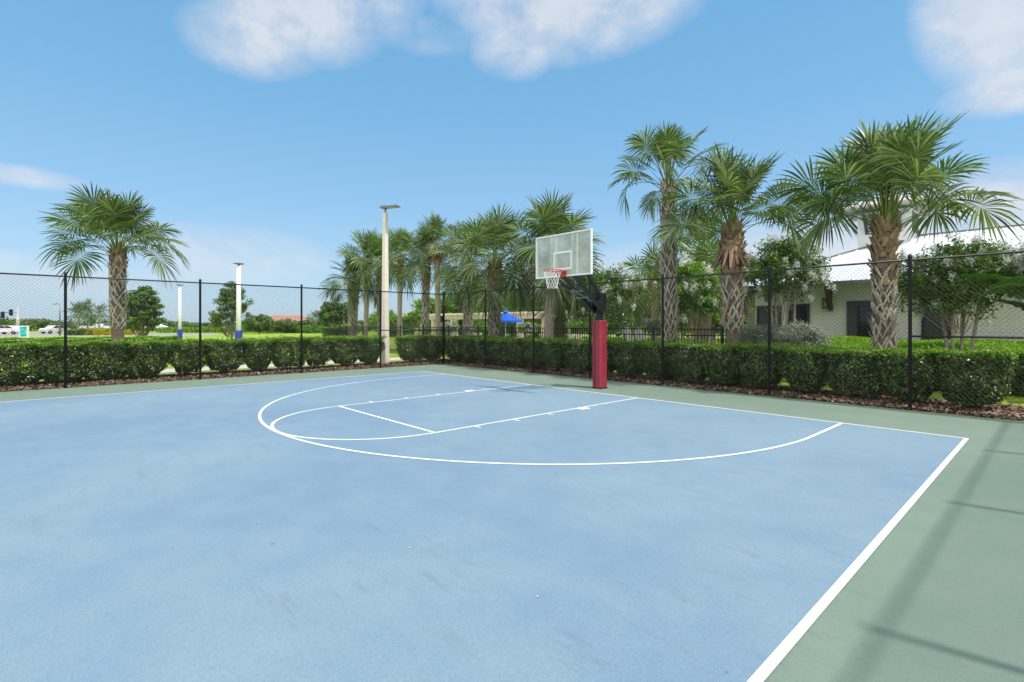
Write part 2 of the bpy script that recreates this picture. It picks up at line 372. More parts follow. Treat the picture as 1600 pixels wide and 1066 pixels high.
for s in (-1, 1):
    x = s*1.83
    for k, (y, ww, ll) in enumerate([(-2.15, .30, .20), (-3.15, .05, .2), (-4.05, .05, .2), (-4.95, .05, .2)]):
        ww, ll = (ww, ll) if k else (.26, .17)
        if k: ww, ll = .045, .15
        x0, x1 = (x, x+s*ll) if s > 0 else (x-ll, x)
        seg(x0, y-ww/2, x1, y+ww/2)
b.build('court_markings', M['line'])
tag(bpy.data.objects['court_markings'], kind='structure')
b = MB(); th = np.linspace(math.pi, 2*math.pi, 80)
strip_line(b, np.stack([1.80*np.cos(th), -FT+1.80*np.sin(th)], 1), lw)
tag(b.build('free_throw_arc', M['line']), kind='structure')
b = MB(); th = np.linspace(math.pi, 2*math.pi, 140); r3 = 5.99
P = np.stack([r3*np.cos(th), -1.6+r3*np.sin(th)], 1)
P = np.concatenate([[(-r3, -lw), (-r3, -.8)], P, [(r3, -.8), (r3, -lw)]])
strip_line(b, P, lw); o = b.build('three_point_arc', M['line']); o.location.z = .001; tag(o, kind='structure')

# small litter on the court: pale leaf flecks
b = MB()
for (u, v) in [(840, 934), (723, 716), (262, 741), (640, 858), (405, 818)]:
    D = CH*FPX/(v-HZ); x, y = dp(u, D); a = random.random()*6
    b.box((x, y, .010), (.016, .011, .004), a)
tag(b.build('leaf_scraps', M['path']), 'tiny pale leaf scraps scattered on the blue court', 'leaf litter', kind='stuff')

# mulch beds
sheet('mulch_bed', [(-12.6, -30), (FX0-.12, -30), (FX0-.12, FY), (16, FY), (16, 5.0), (-12.6, 5.0)], .004, M['mulch'])
def chips(n, area, m, sz=(.02, .055)):
    P = []
    for (x0, x1, y0, y1, wgt) in area:
        k = int(n*wgt); P.append(np.stack([rng.uniform(x0, x1, k), rng.uniform(y0, y1, k), np.zeros(k)], 1))
    P = np.concatenate(P); k = len(P); P[:, 2] = rng.uniform(.008, .05, k)
    a = rng.uniform(0, 6.28, k); L = rng.uniform(*sz, k); W = L*rng.uniform(.3, .6, k); ti = rng.normal(0, .35, k); tj = rng.normal(0, .35, k)
    u = np.stack([np.cos(a), np.sin(a), ti], 1)*L[:, None]; v = np.stack([-np.sin(a), np.cos(a), tj], 1)*W[:, None]
    return np.stack([P-u-v, P+u-v, P+u+v, P-u+v], 1)
b = MB(); AR = [(-11.9, -9.98, -13.5, 4.0, .38), (-10, 9.5, 2.6, 3.6, .42), (3, 9.6, 2.62, 4.6, .2)]
b.quads(chips(42000, AR, None)); tag(b.build('bark_mulch', M['chips']), 'reddish brown bark mulch chips under the hedges', 'mulch', kind='stuff')
b = MB(); b.quads(chips(2600, [(-10.05, -9.85, -13.5, 2.6, .35), (-10, 9.5, 2.5, 2.9, .65)], None, (.015, .035)))
tag(b.build('dry_leaf_litter', M['litter']), 'dry leaf litter along the foot of the black fence', 'leaf litter', kind='stuff')

# other ground: path, pool deck, road
sheet('path', rect(-15.4, -13.6, -40, 3.6), -.02, M['path'])
sheet('pool_deck', rect(-24, -1, 9.5, 34), -.02, M['path'])
sheet('building_apron', rect(-1, 22, 9.4, 11), -.02, M['path'])

# ------------------------------------------------------------------ chain-link fences
FH = 3.08
def mesh_panel(w, h, p=.088, r=.0025):
    n = int(round(w/(p/2))); px = w/n; m_ = int(round(h/(p/2))); pz = h/m_
    k = np.arange(n); j = np.arange(m_+1)
    x = (k[:, None]+.5)*px + np.where((j[None]+k[:, None]) % 2, .5, -.5)*px
    z = np.broadcast_to(j[None]*pz, x.shape)
    yo = np.where((j[None]) % 2, .002, -.002)+0*x
    C = np.stack([x, yo, z], -1)
    a = [0, 2.094, 4.189]; V = np.stack([C+np.array([r*1.2*math.cos(t_), r*math.sin(t_), 0]) for t_ in a+[0]], 2)  # n, m+1, 4, 3
    b = MB(); b.grids(V); return b
_panels = {}
def panel_mesh(w):
    k = round(w, 2)
    if k not in _panels: _panels[k] = mesh_panel(k, FH-.08).mesh('wire_mesh', M['black'])
    return _panels[k]
def chain_fence(name, p0, p1, stops, label, braces=(), first=True):
    p0 = np.array(p0, float); p1 = np.array(p1, float); d = p1-p0; L = np.linalg.norm(d); d /= L; rz = math.atan2(d[1], d[0])
    root = thing('chain_link_fence', (p0[0], p0[1], 0), label, 'fence', 'black chain-link fences round the court', rz)
    for i, s in enumerate(stops):
        corner = (i == 0 and first) or i == len(stops)-1 and braces and braces[-1] == len(stops)-2
        r = .048 if corner else .033
        b = MB(); b.lathe((s, 0, 0), [(r, 0), (r, FH+.02), (r*1.25, FH+.03), (r*1.2, FH+.06), (r*.6, FH+.09), (.004, FH+.10)], 12)
        b.build('post', M['black'], root)
    b = MB(); b.tube([(stops[0], .0, FH-.03), (stops[-1], .0, FH-.03)], .021, 8); b.build('top_rail', M['black'], root)
    for k in braces:
        b = MB(); b.tube([(stops[k], 0, 1.5), (stops[k+1], 0, 1.5)], .02, 8); b.build('brace_rail', M['black'], root)
    for a, c in zip(stops[:-1], stops[1:]):
        o = bpy.data.objects.new('wire_mesh', panel_mesh(c-a)); o.location = (a, -.04, .03)
        o.scale = ((c-a)/round(c-a, 2), 1, 1); COL.objects.link(o); o.parent = root
    b = MB(); b.tube([(stops[0], -.04, .06), (stops[-1], -.04, .06)], .003, 5); b.build('tension_wire', M['black'], root)
    return root
# back fence: posts read along y = FY
bx = [FX0] + [at(u, FY)[0] for u in (758.5, 833.5, 921.5, 1035.5, 1202, 1422)] + [FX1]
stops = [round(x-FX0, 2) for x in bx]
fb = chain_fence('fence', (FX0, FY), (FX1, FY), stops, 'long black chain-link fence behind the basketball hoop and baseline', braces=(0, len(stops)-2))
b = MB(); b.box((0, -.09, 1.98), (.12, .10, .26)); b.build('lock_box', M['blackmet'], fb)
ys = [0, 3.05, 6.15, 9.3, 12.5, 15.55, 18.6, 21.65]
chain_fence('fence', (FX0, FY), (FX0, FY-22), ys, 'black chain-link fence along the left side of the court, by the tall lamp pole', braces=(0,), first=False)
chain_fence('fence', (FX1, FY), (FX1, FY-22), [3.05*i for i in range(8)], 'black chain-link fence on the right side, casting its shadow on the green margin', braces=(0,), first=False)

# ------------------------------------------------------------------ foliage
def unit(n):
    v = rng.normal(size=(n, 3)); return v/np.linalg.norm(v, axis=1)[:, None]
def leaves(P, Nrm, L, W, jit=.7):
    """leaf quads (rhombic) centred on P, facing roughly Nrm"""
    n = len(P); N2 = Nrm+rng.normal(0, jit, (n, 3)); N2 /= np.linalg.norm(N2, axis=1)[:, None]
    a = np.cross(N2, unit(n)); a /= np.linalg.norm(a, axis=1)[:, None]+1e-9; b_ = np.cross(N2, a)
    L = np.broadcast_to(L, (n,))[:, None]*rng.uniform(.7, 1.25, (n, 1)); W = np.broadcast_to(W, (n,))[:, None]
    fold = N2*L*.12
    return np.stack([P-a*L, P+b_*W-fold, P+a*L, P-b_*W-fold], 1)
def shrub(seed, full=1.0, w=1.24, d=1.05, h=1.14, leafn=7200, low=.10):
    global rng
    rng = np.random.default_rng(seed)
    b = MB()
    n = leafn
    # sample in box with rounded narrowing toward the foot, denser at the skin
    z = rng.uniform(low, 1, n)**.92
    th = rng.uniform(0, 2*math.pi, n); rr = rng.uniform(.45, 1, n)**.35
    prof = np.interp(z, [0, .15, .35, .6, .9, 1], [.36*full, .56*full+.04, .84*full+.04, .98, 1.0, .95])
    wob = 1+.07*np.sin(3*th+seed)+.08*np.sin(5*th+seed*2+z*7)+.05*np.sin(9*z+th*2)
    ex = 4.0
    cs, sn = np.cos(th), np.sin(th); sq = (np.abs(cs)**ex+np.abs(sn)**ex)**(-1/ex)
    x = cs*sq*rr*prof*wob*w/2; y = sn*sq*rr*prof*wob*d/2
    P = np.stack([x, y, z*h+.02*np.sin(7*x+seed)], 1)
    Nn = np.stack([cs, sn, np.where(z > .9, 1.5, .25)], 1)
    kk = rng.normal(0, 11, (6, 3)); ph = rng.uniform(0, 6.28, 6); fld = np.sin(P@kk.T+ph).sum(1)      # clumps and hollows
    P[:, :2] *= (1+.035*fld*(z < .93))[:, None]
    keep = (fld > -2.2) | (rng.random(n) < .35) | (z > .95); P, Nn, z = P[keep], Nn[keep], z[keep]; n = len(P)
    # top surface
    nt = int(n*.32); tx = rng.uniform(-1, 1, nt)*w/2*1.0; ty = rng.uniform(-1, 1, nt)*d/2*1.0
    tz = h*(.95+.05*rng.random(nt))+.025*np.sin(6*tx+seed)+.02*np.sin(9*ty)
    T = np.stack([tx, ty, tz], 1)
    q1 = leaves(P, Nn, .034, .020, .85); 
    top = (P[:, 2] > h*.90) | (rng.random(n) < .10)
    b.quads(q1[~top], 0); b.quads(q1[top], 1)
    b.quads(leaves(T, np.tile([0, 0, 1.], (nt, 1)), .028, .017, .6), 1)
    k = 26                                                                     # stray shoots
    for i in range(k):
        a = rng.uniform(-1, 1, 2)*[w/2, d/2]; hh = h+rng.uniform(.02, .12)
        pp = np.stack([np.full(7, a[0]), np.full(7, a[1]), np.linspace(h-.03, hh, 7)], 1)+rng.normal(0, .012, (7, 3))
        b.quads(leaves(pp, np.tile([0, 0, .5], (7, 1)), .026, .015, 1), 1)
    s = MB()
    for i in range(16):
        a = rng.uniform(0, 6.28); r0 = rng.uniform(.02, .12); r1 = rng.uniform(.2, .45)
        p = [(math.cos(a)*r0, math.sin(a)*r0, 0), (math.cos(a)*(r0+.06), math.sin(a)*(r0+.06), h*.3), (math.cos(a)*r1, math.sin(a)*r1, h*.85)]
        s.tube(p, [.013, .010, .004], 5)
    return b, s
def shrub_proto(seed, **k):
    b, s = shrub(seed, **k); return b.mesh('foliage', [M['hedge_d'], M['hedge_l']]), s.mesh('stems', M['twig'])
protos = [shrub_proto(11), shrub_proto(12), shrub_proto(13, full=.9), shrub_proto(14, full=1.05)]
full = [shrub_proto(21, full=1.28, low=.02, leafn=8000), shrub_proto(22, full=1.22, low=.03, leafn=8000)]
ORD = ['first', 'second', 'third', 'fourth', 'fifth', 'sixth', 'seventh', 'eighth', 'ninth', 'tenth', 'eleventh', 'twelfth', 'thirteenth', 'fourteenth', 'fifteenth', 'sixteenth', 'seventeenth', 'eighteenth', 'nineteenth', 'twentieth']
def place_shrub(pr, x, y, rz, label, group, sc=(1, 1, 1)):
    r = thing('hedge_shrub', (x, y, 0), label, 'shrub', group, rz); r.scale = sc
    for nm, me in (('foliage', pr[0]), ('stems', pr[1])):
        o = bpy.data.objects.new(nm, me); COL.objects.link(o); o.parent = r
    return r
rs = random.Random(5)
# back hedge: from just right of the corner to the right end, one shrub per clump foot seen in the photo
xb = [at(u, 3.45)[0] for u in (1515, 1441, 1345, 1264, 1192, 1135, 1086, 1043, 990, 952, 912, 876, 846, 818, 794, 772, 751, 731, 714)]
xs = [7.35]
while xs[-1] > -9.6: xs.append(xs[-1]-1.02)
for i, x in enumerate(xs):
    near = 'behind the back fence, %s shrub from its right end' % ORD[i] if i < 10 else 'behind the back fence, %s shrub from the fence corner' % ORD[len(xs)-1-i]
    place_shrub(protos[(i*3+1) % 4], x+rs.uniform(-.06, .06), 3.5+rs.uniform(-.05, .05), (i % 4)*math.pi/2+rs.uniform(-.1, .1), 'dark green clipped hedge ' + near, 'clipped shrubs of the hedge behind the back fence', (1, 1, 1.03+rs.uniform(-.02, .03)))
# left hedge along x=-11.2 ; gap at u~247 and at the lamp pole
yl = [2.9, 1.9]; yy = -.25
while yy > -6.9: yl.append(yy); yy -= 1.09
for i, y in enumerate(yl):
    if i < 2: lab = 'clipped hedge shrub right of the lamp pole, %s' % ('next to the fence corner' if i == 0 else 'next to the pole')
    else: lab = 'clipped dark shrub in the left hedge, %s one to the left of the lamp pole' % ORD[i-2]
    place_shrub(protos[(i*3) % 4], -11.25+rs.uniform(-.05, .05), y, (i % 4)*math.pi/2+rs.uniform(-.1, .1), lab, 'clipped shrubs of the hedge behind the left fence', (1.0, 1, 1.06+rs.uniform(-.02, .02)))
y = yy-.08; i = 0
while y > -14:
    place_shrub(full[i % 2], -11.35, y, (i % 4)*math.pi/2, 'bushy hedge shrub left of the gap in the left hedge, %s from the gap' % ORD[i], 'clipped shrubs of the hedge behind the left fence', (1.08, 1.04, 1.06))
    i += 1; y -= .98
# low lime hedge beyond, at left and wide lime hedge at right in front of the building
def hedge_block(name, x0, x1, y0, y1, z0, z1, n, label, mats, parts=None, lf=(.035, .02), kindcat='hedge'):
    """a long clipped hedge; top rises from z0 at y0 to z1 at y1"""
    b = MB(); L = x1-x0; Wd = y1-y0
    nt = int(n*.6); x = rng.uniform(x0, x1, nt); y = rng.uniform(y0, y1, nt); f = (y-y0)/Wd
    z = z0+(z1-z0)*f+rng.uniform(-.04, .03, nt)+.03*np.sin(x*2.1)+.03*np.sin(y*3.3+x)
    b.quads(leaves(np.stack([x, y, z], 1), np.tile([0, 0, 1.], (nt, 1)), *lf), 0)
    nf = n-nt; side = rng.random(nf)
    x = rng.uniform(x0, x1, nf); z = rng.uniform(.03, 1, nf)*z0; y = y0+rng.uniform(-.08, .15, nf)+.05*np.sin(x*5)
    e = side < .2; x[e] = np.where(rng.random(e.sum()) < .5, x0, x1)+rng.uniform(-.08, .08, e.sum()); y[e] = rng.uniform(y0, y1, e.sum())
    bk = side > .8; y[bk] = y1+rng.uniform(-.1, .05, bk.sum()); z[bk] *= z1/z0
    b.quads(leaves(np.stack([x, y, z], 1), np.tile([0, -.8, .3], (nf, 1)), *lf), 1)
    c = MB(); c.add([(x0+.15, y0+.2, 0), (x1-.15, y0+.2, 0), (x1-.15, y1-.15, 0), (x0+.15, y1-.15, 0), (x0+.15, y0+.2, z0-.12), (x1-.15, y0+.2, z0-.12), (x1-.15, y1-.15, z1-.12), (x0+.15, y1-.15, z1-.12)],
          [(4, 5, 6, 7), (0, 1, 5, 4), (1, 2, 6, 5), (2, 3, 7, 6), (3, 0, 4, 7)])
    r = thing(name, (0, 0, 0), label, kindcat)
    b.build('foliage', mats, r); c.build('inner_growth', M['hedge_d'], r)
    return r
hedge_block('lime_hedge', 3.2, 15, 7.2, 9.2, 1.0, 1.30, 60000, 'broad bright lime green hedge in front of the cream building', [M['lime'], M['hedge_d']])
# left: low clipped hedge beyond the path
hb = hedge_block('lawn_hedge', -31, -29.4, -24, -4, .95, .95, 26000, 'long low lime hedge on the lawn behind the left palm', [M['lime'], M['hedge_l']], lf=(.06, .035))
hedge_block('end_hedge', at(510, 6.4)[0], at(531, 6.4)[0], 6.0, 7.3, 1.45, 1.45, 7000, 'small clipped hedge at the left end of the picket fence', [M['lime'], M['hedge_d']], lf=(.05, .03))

# ------------------------------------------------------------------ sabal palms
def frond(b, P0, az, e0, Lp, Rb, droop, mi=0, mp=1, nseg=40, spread=150, bend=.5, w0=.5):
    g = 9; s_ = np.linspace(0, 1, g)
    els = e0 - bend*s_**1.5; ca, sa = math.cos(az), math.sin(az)
    d = np.stack([np.cos(els)*ca, np.cos(els)*sa, np.sin(els)], 1); pts = np.cumsum(np.vstack([[0, 0, 0], d[:-1]*Lp/(g-1)]), 0)+P0
    side = np.array([-sa, ca, 0.])
    wp = np.linspace(.03, .012, g)
    upv = np.cross(d, side); 
    V = np.stack([pts+side*wp[:, None], pts-upv*wp[:, None]*.6, pts-side*wp[:, None]], 1)[None]   # V-shaped channel
    b.grids(V, mp)
    # costa continues and recurves
    gc = 7; lc = Rb*.55; ec = els[-1]-np.linspace(0, 1, gc)*droop*.9
    dc = np.stack([np.cos(ec)*ca, np.cos(ec)*sa, np.sin(ec)], 1); cp = np.cumsum(np.vstack([[0, 0, 0], dc[:-1]*lc/(gc-1)]), 0)+pts[-1]
    rl = rng.normal(0, .5); upn = np.cross(side, d[-1]); side = side*math.cos(rl)+upn*math.sin(rl)      # blade rolls about its rib
    tt = np.linspace(-1, 1, nseg); ang = np.sign(tt)*np.abs(tt)**.9*R(spread/1.0)*.95
    f = (1-np.abs(tt))**.8; ci = f*(gc-1); i0 = np.minimum(ci.astype(int), gc-2); fr = (ci-i0)[:, None]
    org = cp[i0]*(1-fr)+cp[i0+1]*fr; dd = dc[i0]*(1-fr)+dc[i0+1]*fr
    nn = np.cross(dd, side); nn = -nn; nn /= np.linalg.norm(nn, axis=1)[:, None]
    nn[nn[:, 2] < 0] *= 1                                                # leaf upper side
    lift = .22*np.abs(np.sin(ang))
    sdir = np.cos(ang)[:, None]*dd+np.sin(ang)[:, None]*side+lift[:, None]*np.cross(side, dd)*-1
    sdir += rng.normal(0, .028, sdir.shape); sdir /= np.linalg.norm(sdir, axis=1)[:, None]
    Ls = Rb*(.62+.38*np.cos(ang*.5))*rng.uniform(.88, 1.05, nseg)
    dth = 2*R(spread)*.95/nseg
    k = 6; ss = np.linspace(.0, 1, k)
    rad = ss[None]*Ls[:, None]
    grav = (.16+.5*rng.random(nseg)*(w0*2))[:, None]*Ls[:, None]*np.clip(ss-.45, 0, 1)[None]**1.6*1.9*(.3+droop*.7)
    C = org[:, None]+sdir[:, None]*rad[..., None]; C[..., 2] -= grav
    wd = np.minimum(rad*dth*.52, .030*Rb*max(1, 34/nseg))+.003; wd *= np.interp(ss, [0, .5, .8, 1], [1, 1, .58, .10])[None]
    tan = np.cross(sdir, nn); tan /= np.linalg.norm(tan, axis=1)[:, None]+1e-9
    tilt = (np.arange(nseg) % 2*2-1)[:, None]*.38*nn+tan; tilt /= np.linalg.norm(tilt, axis=1)[:, None]
    V = np.stack([C+tilt[:, None]*wd[..., None], C-tilt[:, None]*wd[..., None]], 2)
    b.grids(V, mi)
def palm(loc, H, r0, r1, lean=(0, 0), nf=30, Lp=1.1, Rb=.85, seed=1, boots=(.2, 1.0), brown=.72, label='', extra=(), light=False, elmin=-32, dead=0, nseg=40, skirt=False, smooth=False, grp='cabbage palms round the court', stub=1.0, skip=(), bootw=1.0, bk=1.0):
    global rng
    rng = np.random.default_rng(seed); rr_ = random.Random(seed)
    root = thing('palm_tree', (loc[0], loc[1], 0), label, 'palm tree', grp)
    # trunk
    zz = np.linspace(0, 1, 14); px = lean[0]*zz**1.5; py = lean[1]*zz**1.5
    rad = np.interp(zz, [0, .04, .12, .5, .85, 1], [r0*1.18, r0*1.05, r0, (r0+r1)/2, r1*1.02, r1*.8])
    b = MB(); b.tube(np.stack([px, py, zz*H], 1), rad*(.9 if not smooth else 1), 14)
    trunk = b.build('trunk', M['smoothbark'] if smooth else M['bark'], root)
    if boots:
        b = MB(); rows = int((boots[1]-boots[0])*H/.135); nper = 6
        for i in range(rows):
            f0 = boots[0]+(boots[1]-boots[0])*i/rows
            z = f0*H; rd = np.interp(f0, zz, rad)*.92; cx = np.interp(f0, zz, px); cy = np.interp(f0, zz, py)
            isb = f0 > brown+rr_.uniform(-.06, .06)
            for j in range(nper):
                if rr_.random() < .06: continue
                a = 2*math.pi*(j+.5*(i % 2)+.11*i)/nper+rr_.uniform(-.2, .2)
                da = math.pi/nper*1.12
                z = f0*H+rr_.uniform(-.05, .05); hgt = .33*rr_.uniform(.7, 1.3); out = (.055 if not isb else .11)*stub*rr_.choice((.5, .8, 1.1, 2.0))
                def P(an, r_, z_): return (cx+math.cos(an)*r_, cy+math.sin(an)*r_, z_)
                tp = np.array(P(a, rd+out, z+hgt)); wv = .026*bootw*(r1/.22)
                if isb:
                    tn = np.array([-math.sin(a), math.cos(a), 0]); on = np.array([math.cos(a), math.sin(a), 0]); rk = r1/.22; L_ = rr_.uniform(.7, 1.3)
                    tw = rr_.uniform(-.04, .04)
                    pts = None
                    for a2, zo in ((a, 0), (a+math.pi/nper, .07)):
                        tn = np.array([-math.sin(a2), math.cos(a2), 0]); on = np.array([math.cos(a2), math.sin(a2), 0]); L_ = rr_.uniform(.6, 1.3); tw = rr_.uniform(-.05, .05); z_ = z+zo; out = .10*stub*rr_.choice((.5, .9, 1.3)); ws = rr_.uniform(.7, 1.1)*rk
                        pts = [np.array(P(a2, rd+.0, z_-.03)), np.array(P(a2, rd+.04*rk, z_+.08*L_)), np.array(P(a2, rd+out*1.15, z_+.20*L_))+tn*tw]
                        for sg in (-1, 1): b.grids(np.array([[p+tn*ww*sg, p+on*.025*sg, p-tn*ww*sg] for p, ww in zip(pts, (.085*ws, .062*ws, .022*ws))])[None], 1)
                    continue
                    V = np.array([[p+tn*ww, p+on*.025, p-tn*ww] for p, ww in zip(pts, (.115*rk, .085*rk, .038*rk))])[None]; b.grids(V, 1)
                    V = np.array([[p-tn*ww, p-on*.03, p+tn*ww] for p, ww in zip(pts, (.115*rk, .085*rk, .038*rk))])[None]; b.grids(V, 1)
                    continue
                for sgn in ((-1, 1) if rr_.random() > .25 else (rr_.choice((-1, 1)),)):
                    q0 = np.array(P(a+sgn*da, rd+.004, z-.02)); q1 = np.array(P(a+sgn*da*.5, rd+.045, z+hgt*.42)); q2 = tp
                    tn = np.array([-math.sin(a), math.cos(a), 0]); on = np.array([math.cos(a), math.sin(a), 0])
                    kw = rr_.uniform(.6, 1.35); w_ = [wv*.6*kw, wv*kw, wv*.75*kw]; pts = [q0, q1, q2]
                    V = np.array([[p+tn*ww, p+on*.018, p-tn*ww] for p, ww in zip(pts, w_)])[None]
                    b.grids(V, 1 if isb else 0)
                b.add([tp+tn*wv*.9, tp-tn*wv*.9, tp-tn*wv*.6+on*(.02+out*.3)+np.array([0, 0, .05*stub]), tp+tn*wv*.6+on*(.02+out*.3)+np.array([0, 0, .05*stub])], [(0, 1, 2, 3)])
                b.fm[-1] = 1 if isb else 0
        b.build('leaf_bases', [M['boot_grey'], M['boot_brown']], trunk)
    # crown
    b = MB(); top = np.array([lean[0], lean[1], H])
    for i in range(nf):
        f = (i+.5)/nf; e0 = R(84-(84-elmin)*f**.95+rng.normal(0, 6)); az = i*2.39996+rng.normal(0, .18)
        if any(abs((az-a0+math.pi) % (2*math.pi)-math.pi) < wd and e0 < e1 for a0, wd, e1 in skip): continue
        sc = rng.uniform(.85, 1.08); stt = top+np.array([math.cos(az), math.sin(az), 0])*r1*.45*min(1, f+.3)+np.array([0, 0, -.35*f])
        frond(b, stt, az, e0+R(12), Lp*sc*(1.0-.12*(f < .25)), Rb*sc*(.8 if f < .08 else 1), .12+.85*f*bk, 0, 1, nseg, bend=.12+.58*f*bk, w0=.10+.55*f)
    for (az, e0, lp, rb, dr, bd) in extra:
        frond(b, top+np.array([math.cos(az), math.sin(az), 0])*r1*.4+np.array([0, 0, -.15]), az, e0, lp, rb, dr, 0, 1, nseg, bend=bd)
    b.build('crown', [M['frond_lt' if light else 'frond'], M['petiole']], root)
    if dead:
        b = MB()
        for i in range(dead):
            az = i*2.4+rng.normal(0, .3)
            frond(b, top+np.array([math.cos(az), math.sin(az), 0])*r1*.8+np.array([0, 0, -.35]), az, R(-25+rng.normal(0, 12)), Lp*.55, Rb*.75, 1.3, 0, 0, 26, bend=1.0)
        b.build('dead_fronds', M['dead'], root)
    if skirt:
        # ring of split dry leaf bases hanging like a skirt round the trunk
        for zc, n_, ln in skirt:
            if zc < 3.9 or zc > 4.1: b = MB()
            f = zc/H; cx = np.interp(f, zz, px); cy = np.interp(f, zz, py); rd = np.interp(f, zz, rad)
            for j in range(n_):
                a = 6.283*j/n_+rng.normal(0, .12)+(zc*7 if n_ == 1 else 0); on = np.array([math.cos(a), math.sin(a), 0]); tn = np.array([-math.sin(a), math.cos(a), 0]); L = ln*rng.uniform(.8, 1.15)
                fl = rng.uniform(.25, .55); c0 = np.array([cx, cy, zc])+on*rd*.85
                pts = [c0, c0+on*L*.12+np.array([0, 0, -L*.3]), c0+on*L*fl*.6+np.array([0, 0, -L*.7]), c0+on*L*fl+np.array([0, 0, -L])]
                V = np.array([[p+tn*ww, p+on*.025, p-tn*ww] for p, ww in zip(pts, (.05, .06, .045, .02))])[None]; b.grids(V)
            if zc < 3.0 and n_ == 1: b.build('hanging_leaf_base', M['dead'], root)
            elif zc < 4.1: b.build('dry_skirt', M['dead'], root)
    return root
CR = -YAW                                                 # azimuth of camera-right in world (deg): direction (cos,sin) = right vector
def azr(deg): return CR + math.radians(deg)               # 0 = towards camera right, 90 = away from camera
def palm_at(u, Y, vbase, upx, r0px, r1px, leanpx=0, **k):
    x, D = at(u, Y)
    H = hz(vbase, D); c, s = math.cos(YAW), -math.sin(YAW)
    lp = leanpx*D/FPX
    return palm((x, Y), H, r0px*D/FPX/2, r1px*D/FPX/2, lean=(c*lp, s*lp), **k)
# right big palm
palm_at(1381, 4.5, 345, 0, 26, 30, 2, bk=.5, nf=38, Lp=1.4, Rb=.86, seed=31, boots=(.18, 1.0), brown=.66, nseg=42, elmin=30,
        label='largest cabbage palm, at right, in front of the cream building door', extra=[(azr(-8), R(28), 1.75, .85, 1.0, .55), (azr(172), R(30), 1.05, .8, .9, .6), (azr(187), R(46), 1.15, .85, .8, .6), (azr(12), R(40), 1.6, .85, .8, .5)], bootw=1.1)
palm_at(1147, 4.3, 352, 0, 24, 29, -4, bk=.65, nf=30, Lp=1.15, Rb=.84, seed=41, boots=(.33, 1.0), brown=.60, nseg=40, elmin=18,
        label='cabbage palm with a hanging skirt of dry brown leaf bases', skirt=((4.12, 26, .74), (3.95, 16, .5), (2.85, 1, .8), (2.8, 1, .75), (2.4, 1, .6)),
        extra=[(azr(5), R(32), 1.45, .85, 1.0, .8), (azr(-12), R(20), 1.3, .85, 1.0, .7)])
palm_at(1046, 4.2, 285, 0, 20, 21, -2, bk=.7, nf=24, Lp=1.2, Rb=.74, seed=52, boots=(.12, 1.0), brown=1.3, nseg=40, elmin=20,
        label='tall slim cabbage palm right of the hoop, tallest of the row', extra=[(azr(178), R(22), 1.15, .7, 1.4, 1.0), (azr(182), R(-25), .6, .5, 1.0, .6)], bootw=.9)
# left palm
xl, yl_ = dp(184, 20)
palm((xl, yl_), hz(388, 20), .22, .25, bk=.6, nf=36, Lp=1.3, Rb=.9, seed=63, boots=(.33, 1.0), brown=.86, nseg=42, elmin=18,
     label='lone cabbage palm on the lawn at far left with a criss-cross trunk', extra=[(azr(180), R(28), 1.6, 1.0, .8, .6), (azr(172), R(14), 1.4, 1.0, .8, .7), (azr(0), R(26), 1.6, 1.0, .8, .6), (azr(-6), R(12), 1.4, .9, .9, .7)])
# centre row
palm_at(773, 4.4, 408, 0, 17, 20, 0, nf=34, Lp=1.25, Rb=1.05, seed=71, boots=(.1, 1.0), brown=.66, label='thick cabbage palm with a criss-cross trunk left of the hoop', elmin=-28)
palm_at(857, 4.4, 392, 0, 14, 16, 4, nf=36, Lp=1.2, Rb=1.05, seed=72, boots=None, smooth=True, label='smooth-trunked palm directly behind the clear backboard', light=False, elmin=-38, dead=4)
palm_at(731, 6.8, 412, 0, 13, 15, 2, nf=28, Lp=1.3, Rb=1.05, seed=73, boots=(.1, 1.0), brown=.8, label='cabbage palm inside the picket fence with wide pale drooping crown', elmin=-28)
palm_at(685, 6.9, 376, 0, 8.5, 9, -3, nf=26, Lp=.85, Rb=.75, seed=74, boots=None, smooth=True, label='tall thin smooth-trunked palm just left of the fence corner', elmin=-25, dead=5, nseg=32)
palm_at(664, 6.9, 405, 0, 9, 11, 3, nf=26, Lp=1.15, Rb=.95, seed=75, boots=(.1, 1.0), brown=.7, label='cabbage palm with rough trunk, second right of the lamp pole', elmin=-30, nseg=32)
palm_at(624, 6.9, 403, 0, 6.5, 8.5, 2, nf=28, Lp=1.1, Rb=.95, seed=76, boots=(.72, 1.0), brown=.7, smooth=True, label='thin-trunked palm just right of the lamp pole', elmin=-28, light=True, nseg=32)
palm_at(595, 7.4, 412, 0, 8, 9, 0, nf=26, Lp=1.1, Rb=.95, seed=77, boots=(.1, 1.0), brown=.3, label='dark-trunked palm hidden behind the lamp pole', elmin=-25, nseg=32)
palm_at(571, 6.9, 408, 0, 6.5, 8.5, 5, nf=30, Lp=1.2, Rb=1.0, seed=78, boots=(.75, 1.0), brown=.7, smooth=True, label='leaning thin-trunked palm left of the lamp pole', elmin=-28, light=True, nseg=32)
palm_at(551, 6.6, 440, 0, 12.5, 14, 2, nf=28, Lp=1.3, Rb=1.0, seed=79, boots=(.1, 1.0), brown=.62, label='short stout cabbage palm at the left end of the palm row', elmin=-25, nseg=32)
palm_at(877, 7.6, 445, 0, 12, 13, -6, nf=16, Lp=.9, Rb=.8, seed=80, boots=(.1, 1.0), brown=.1, label='brown-trunked palm standing behind the smooth-trunked one at the hoop', elmin=-35, nseg=30)
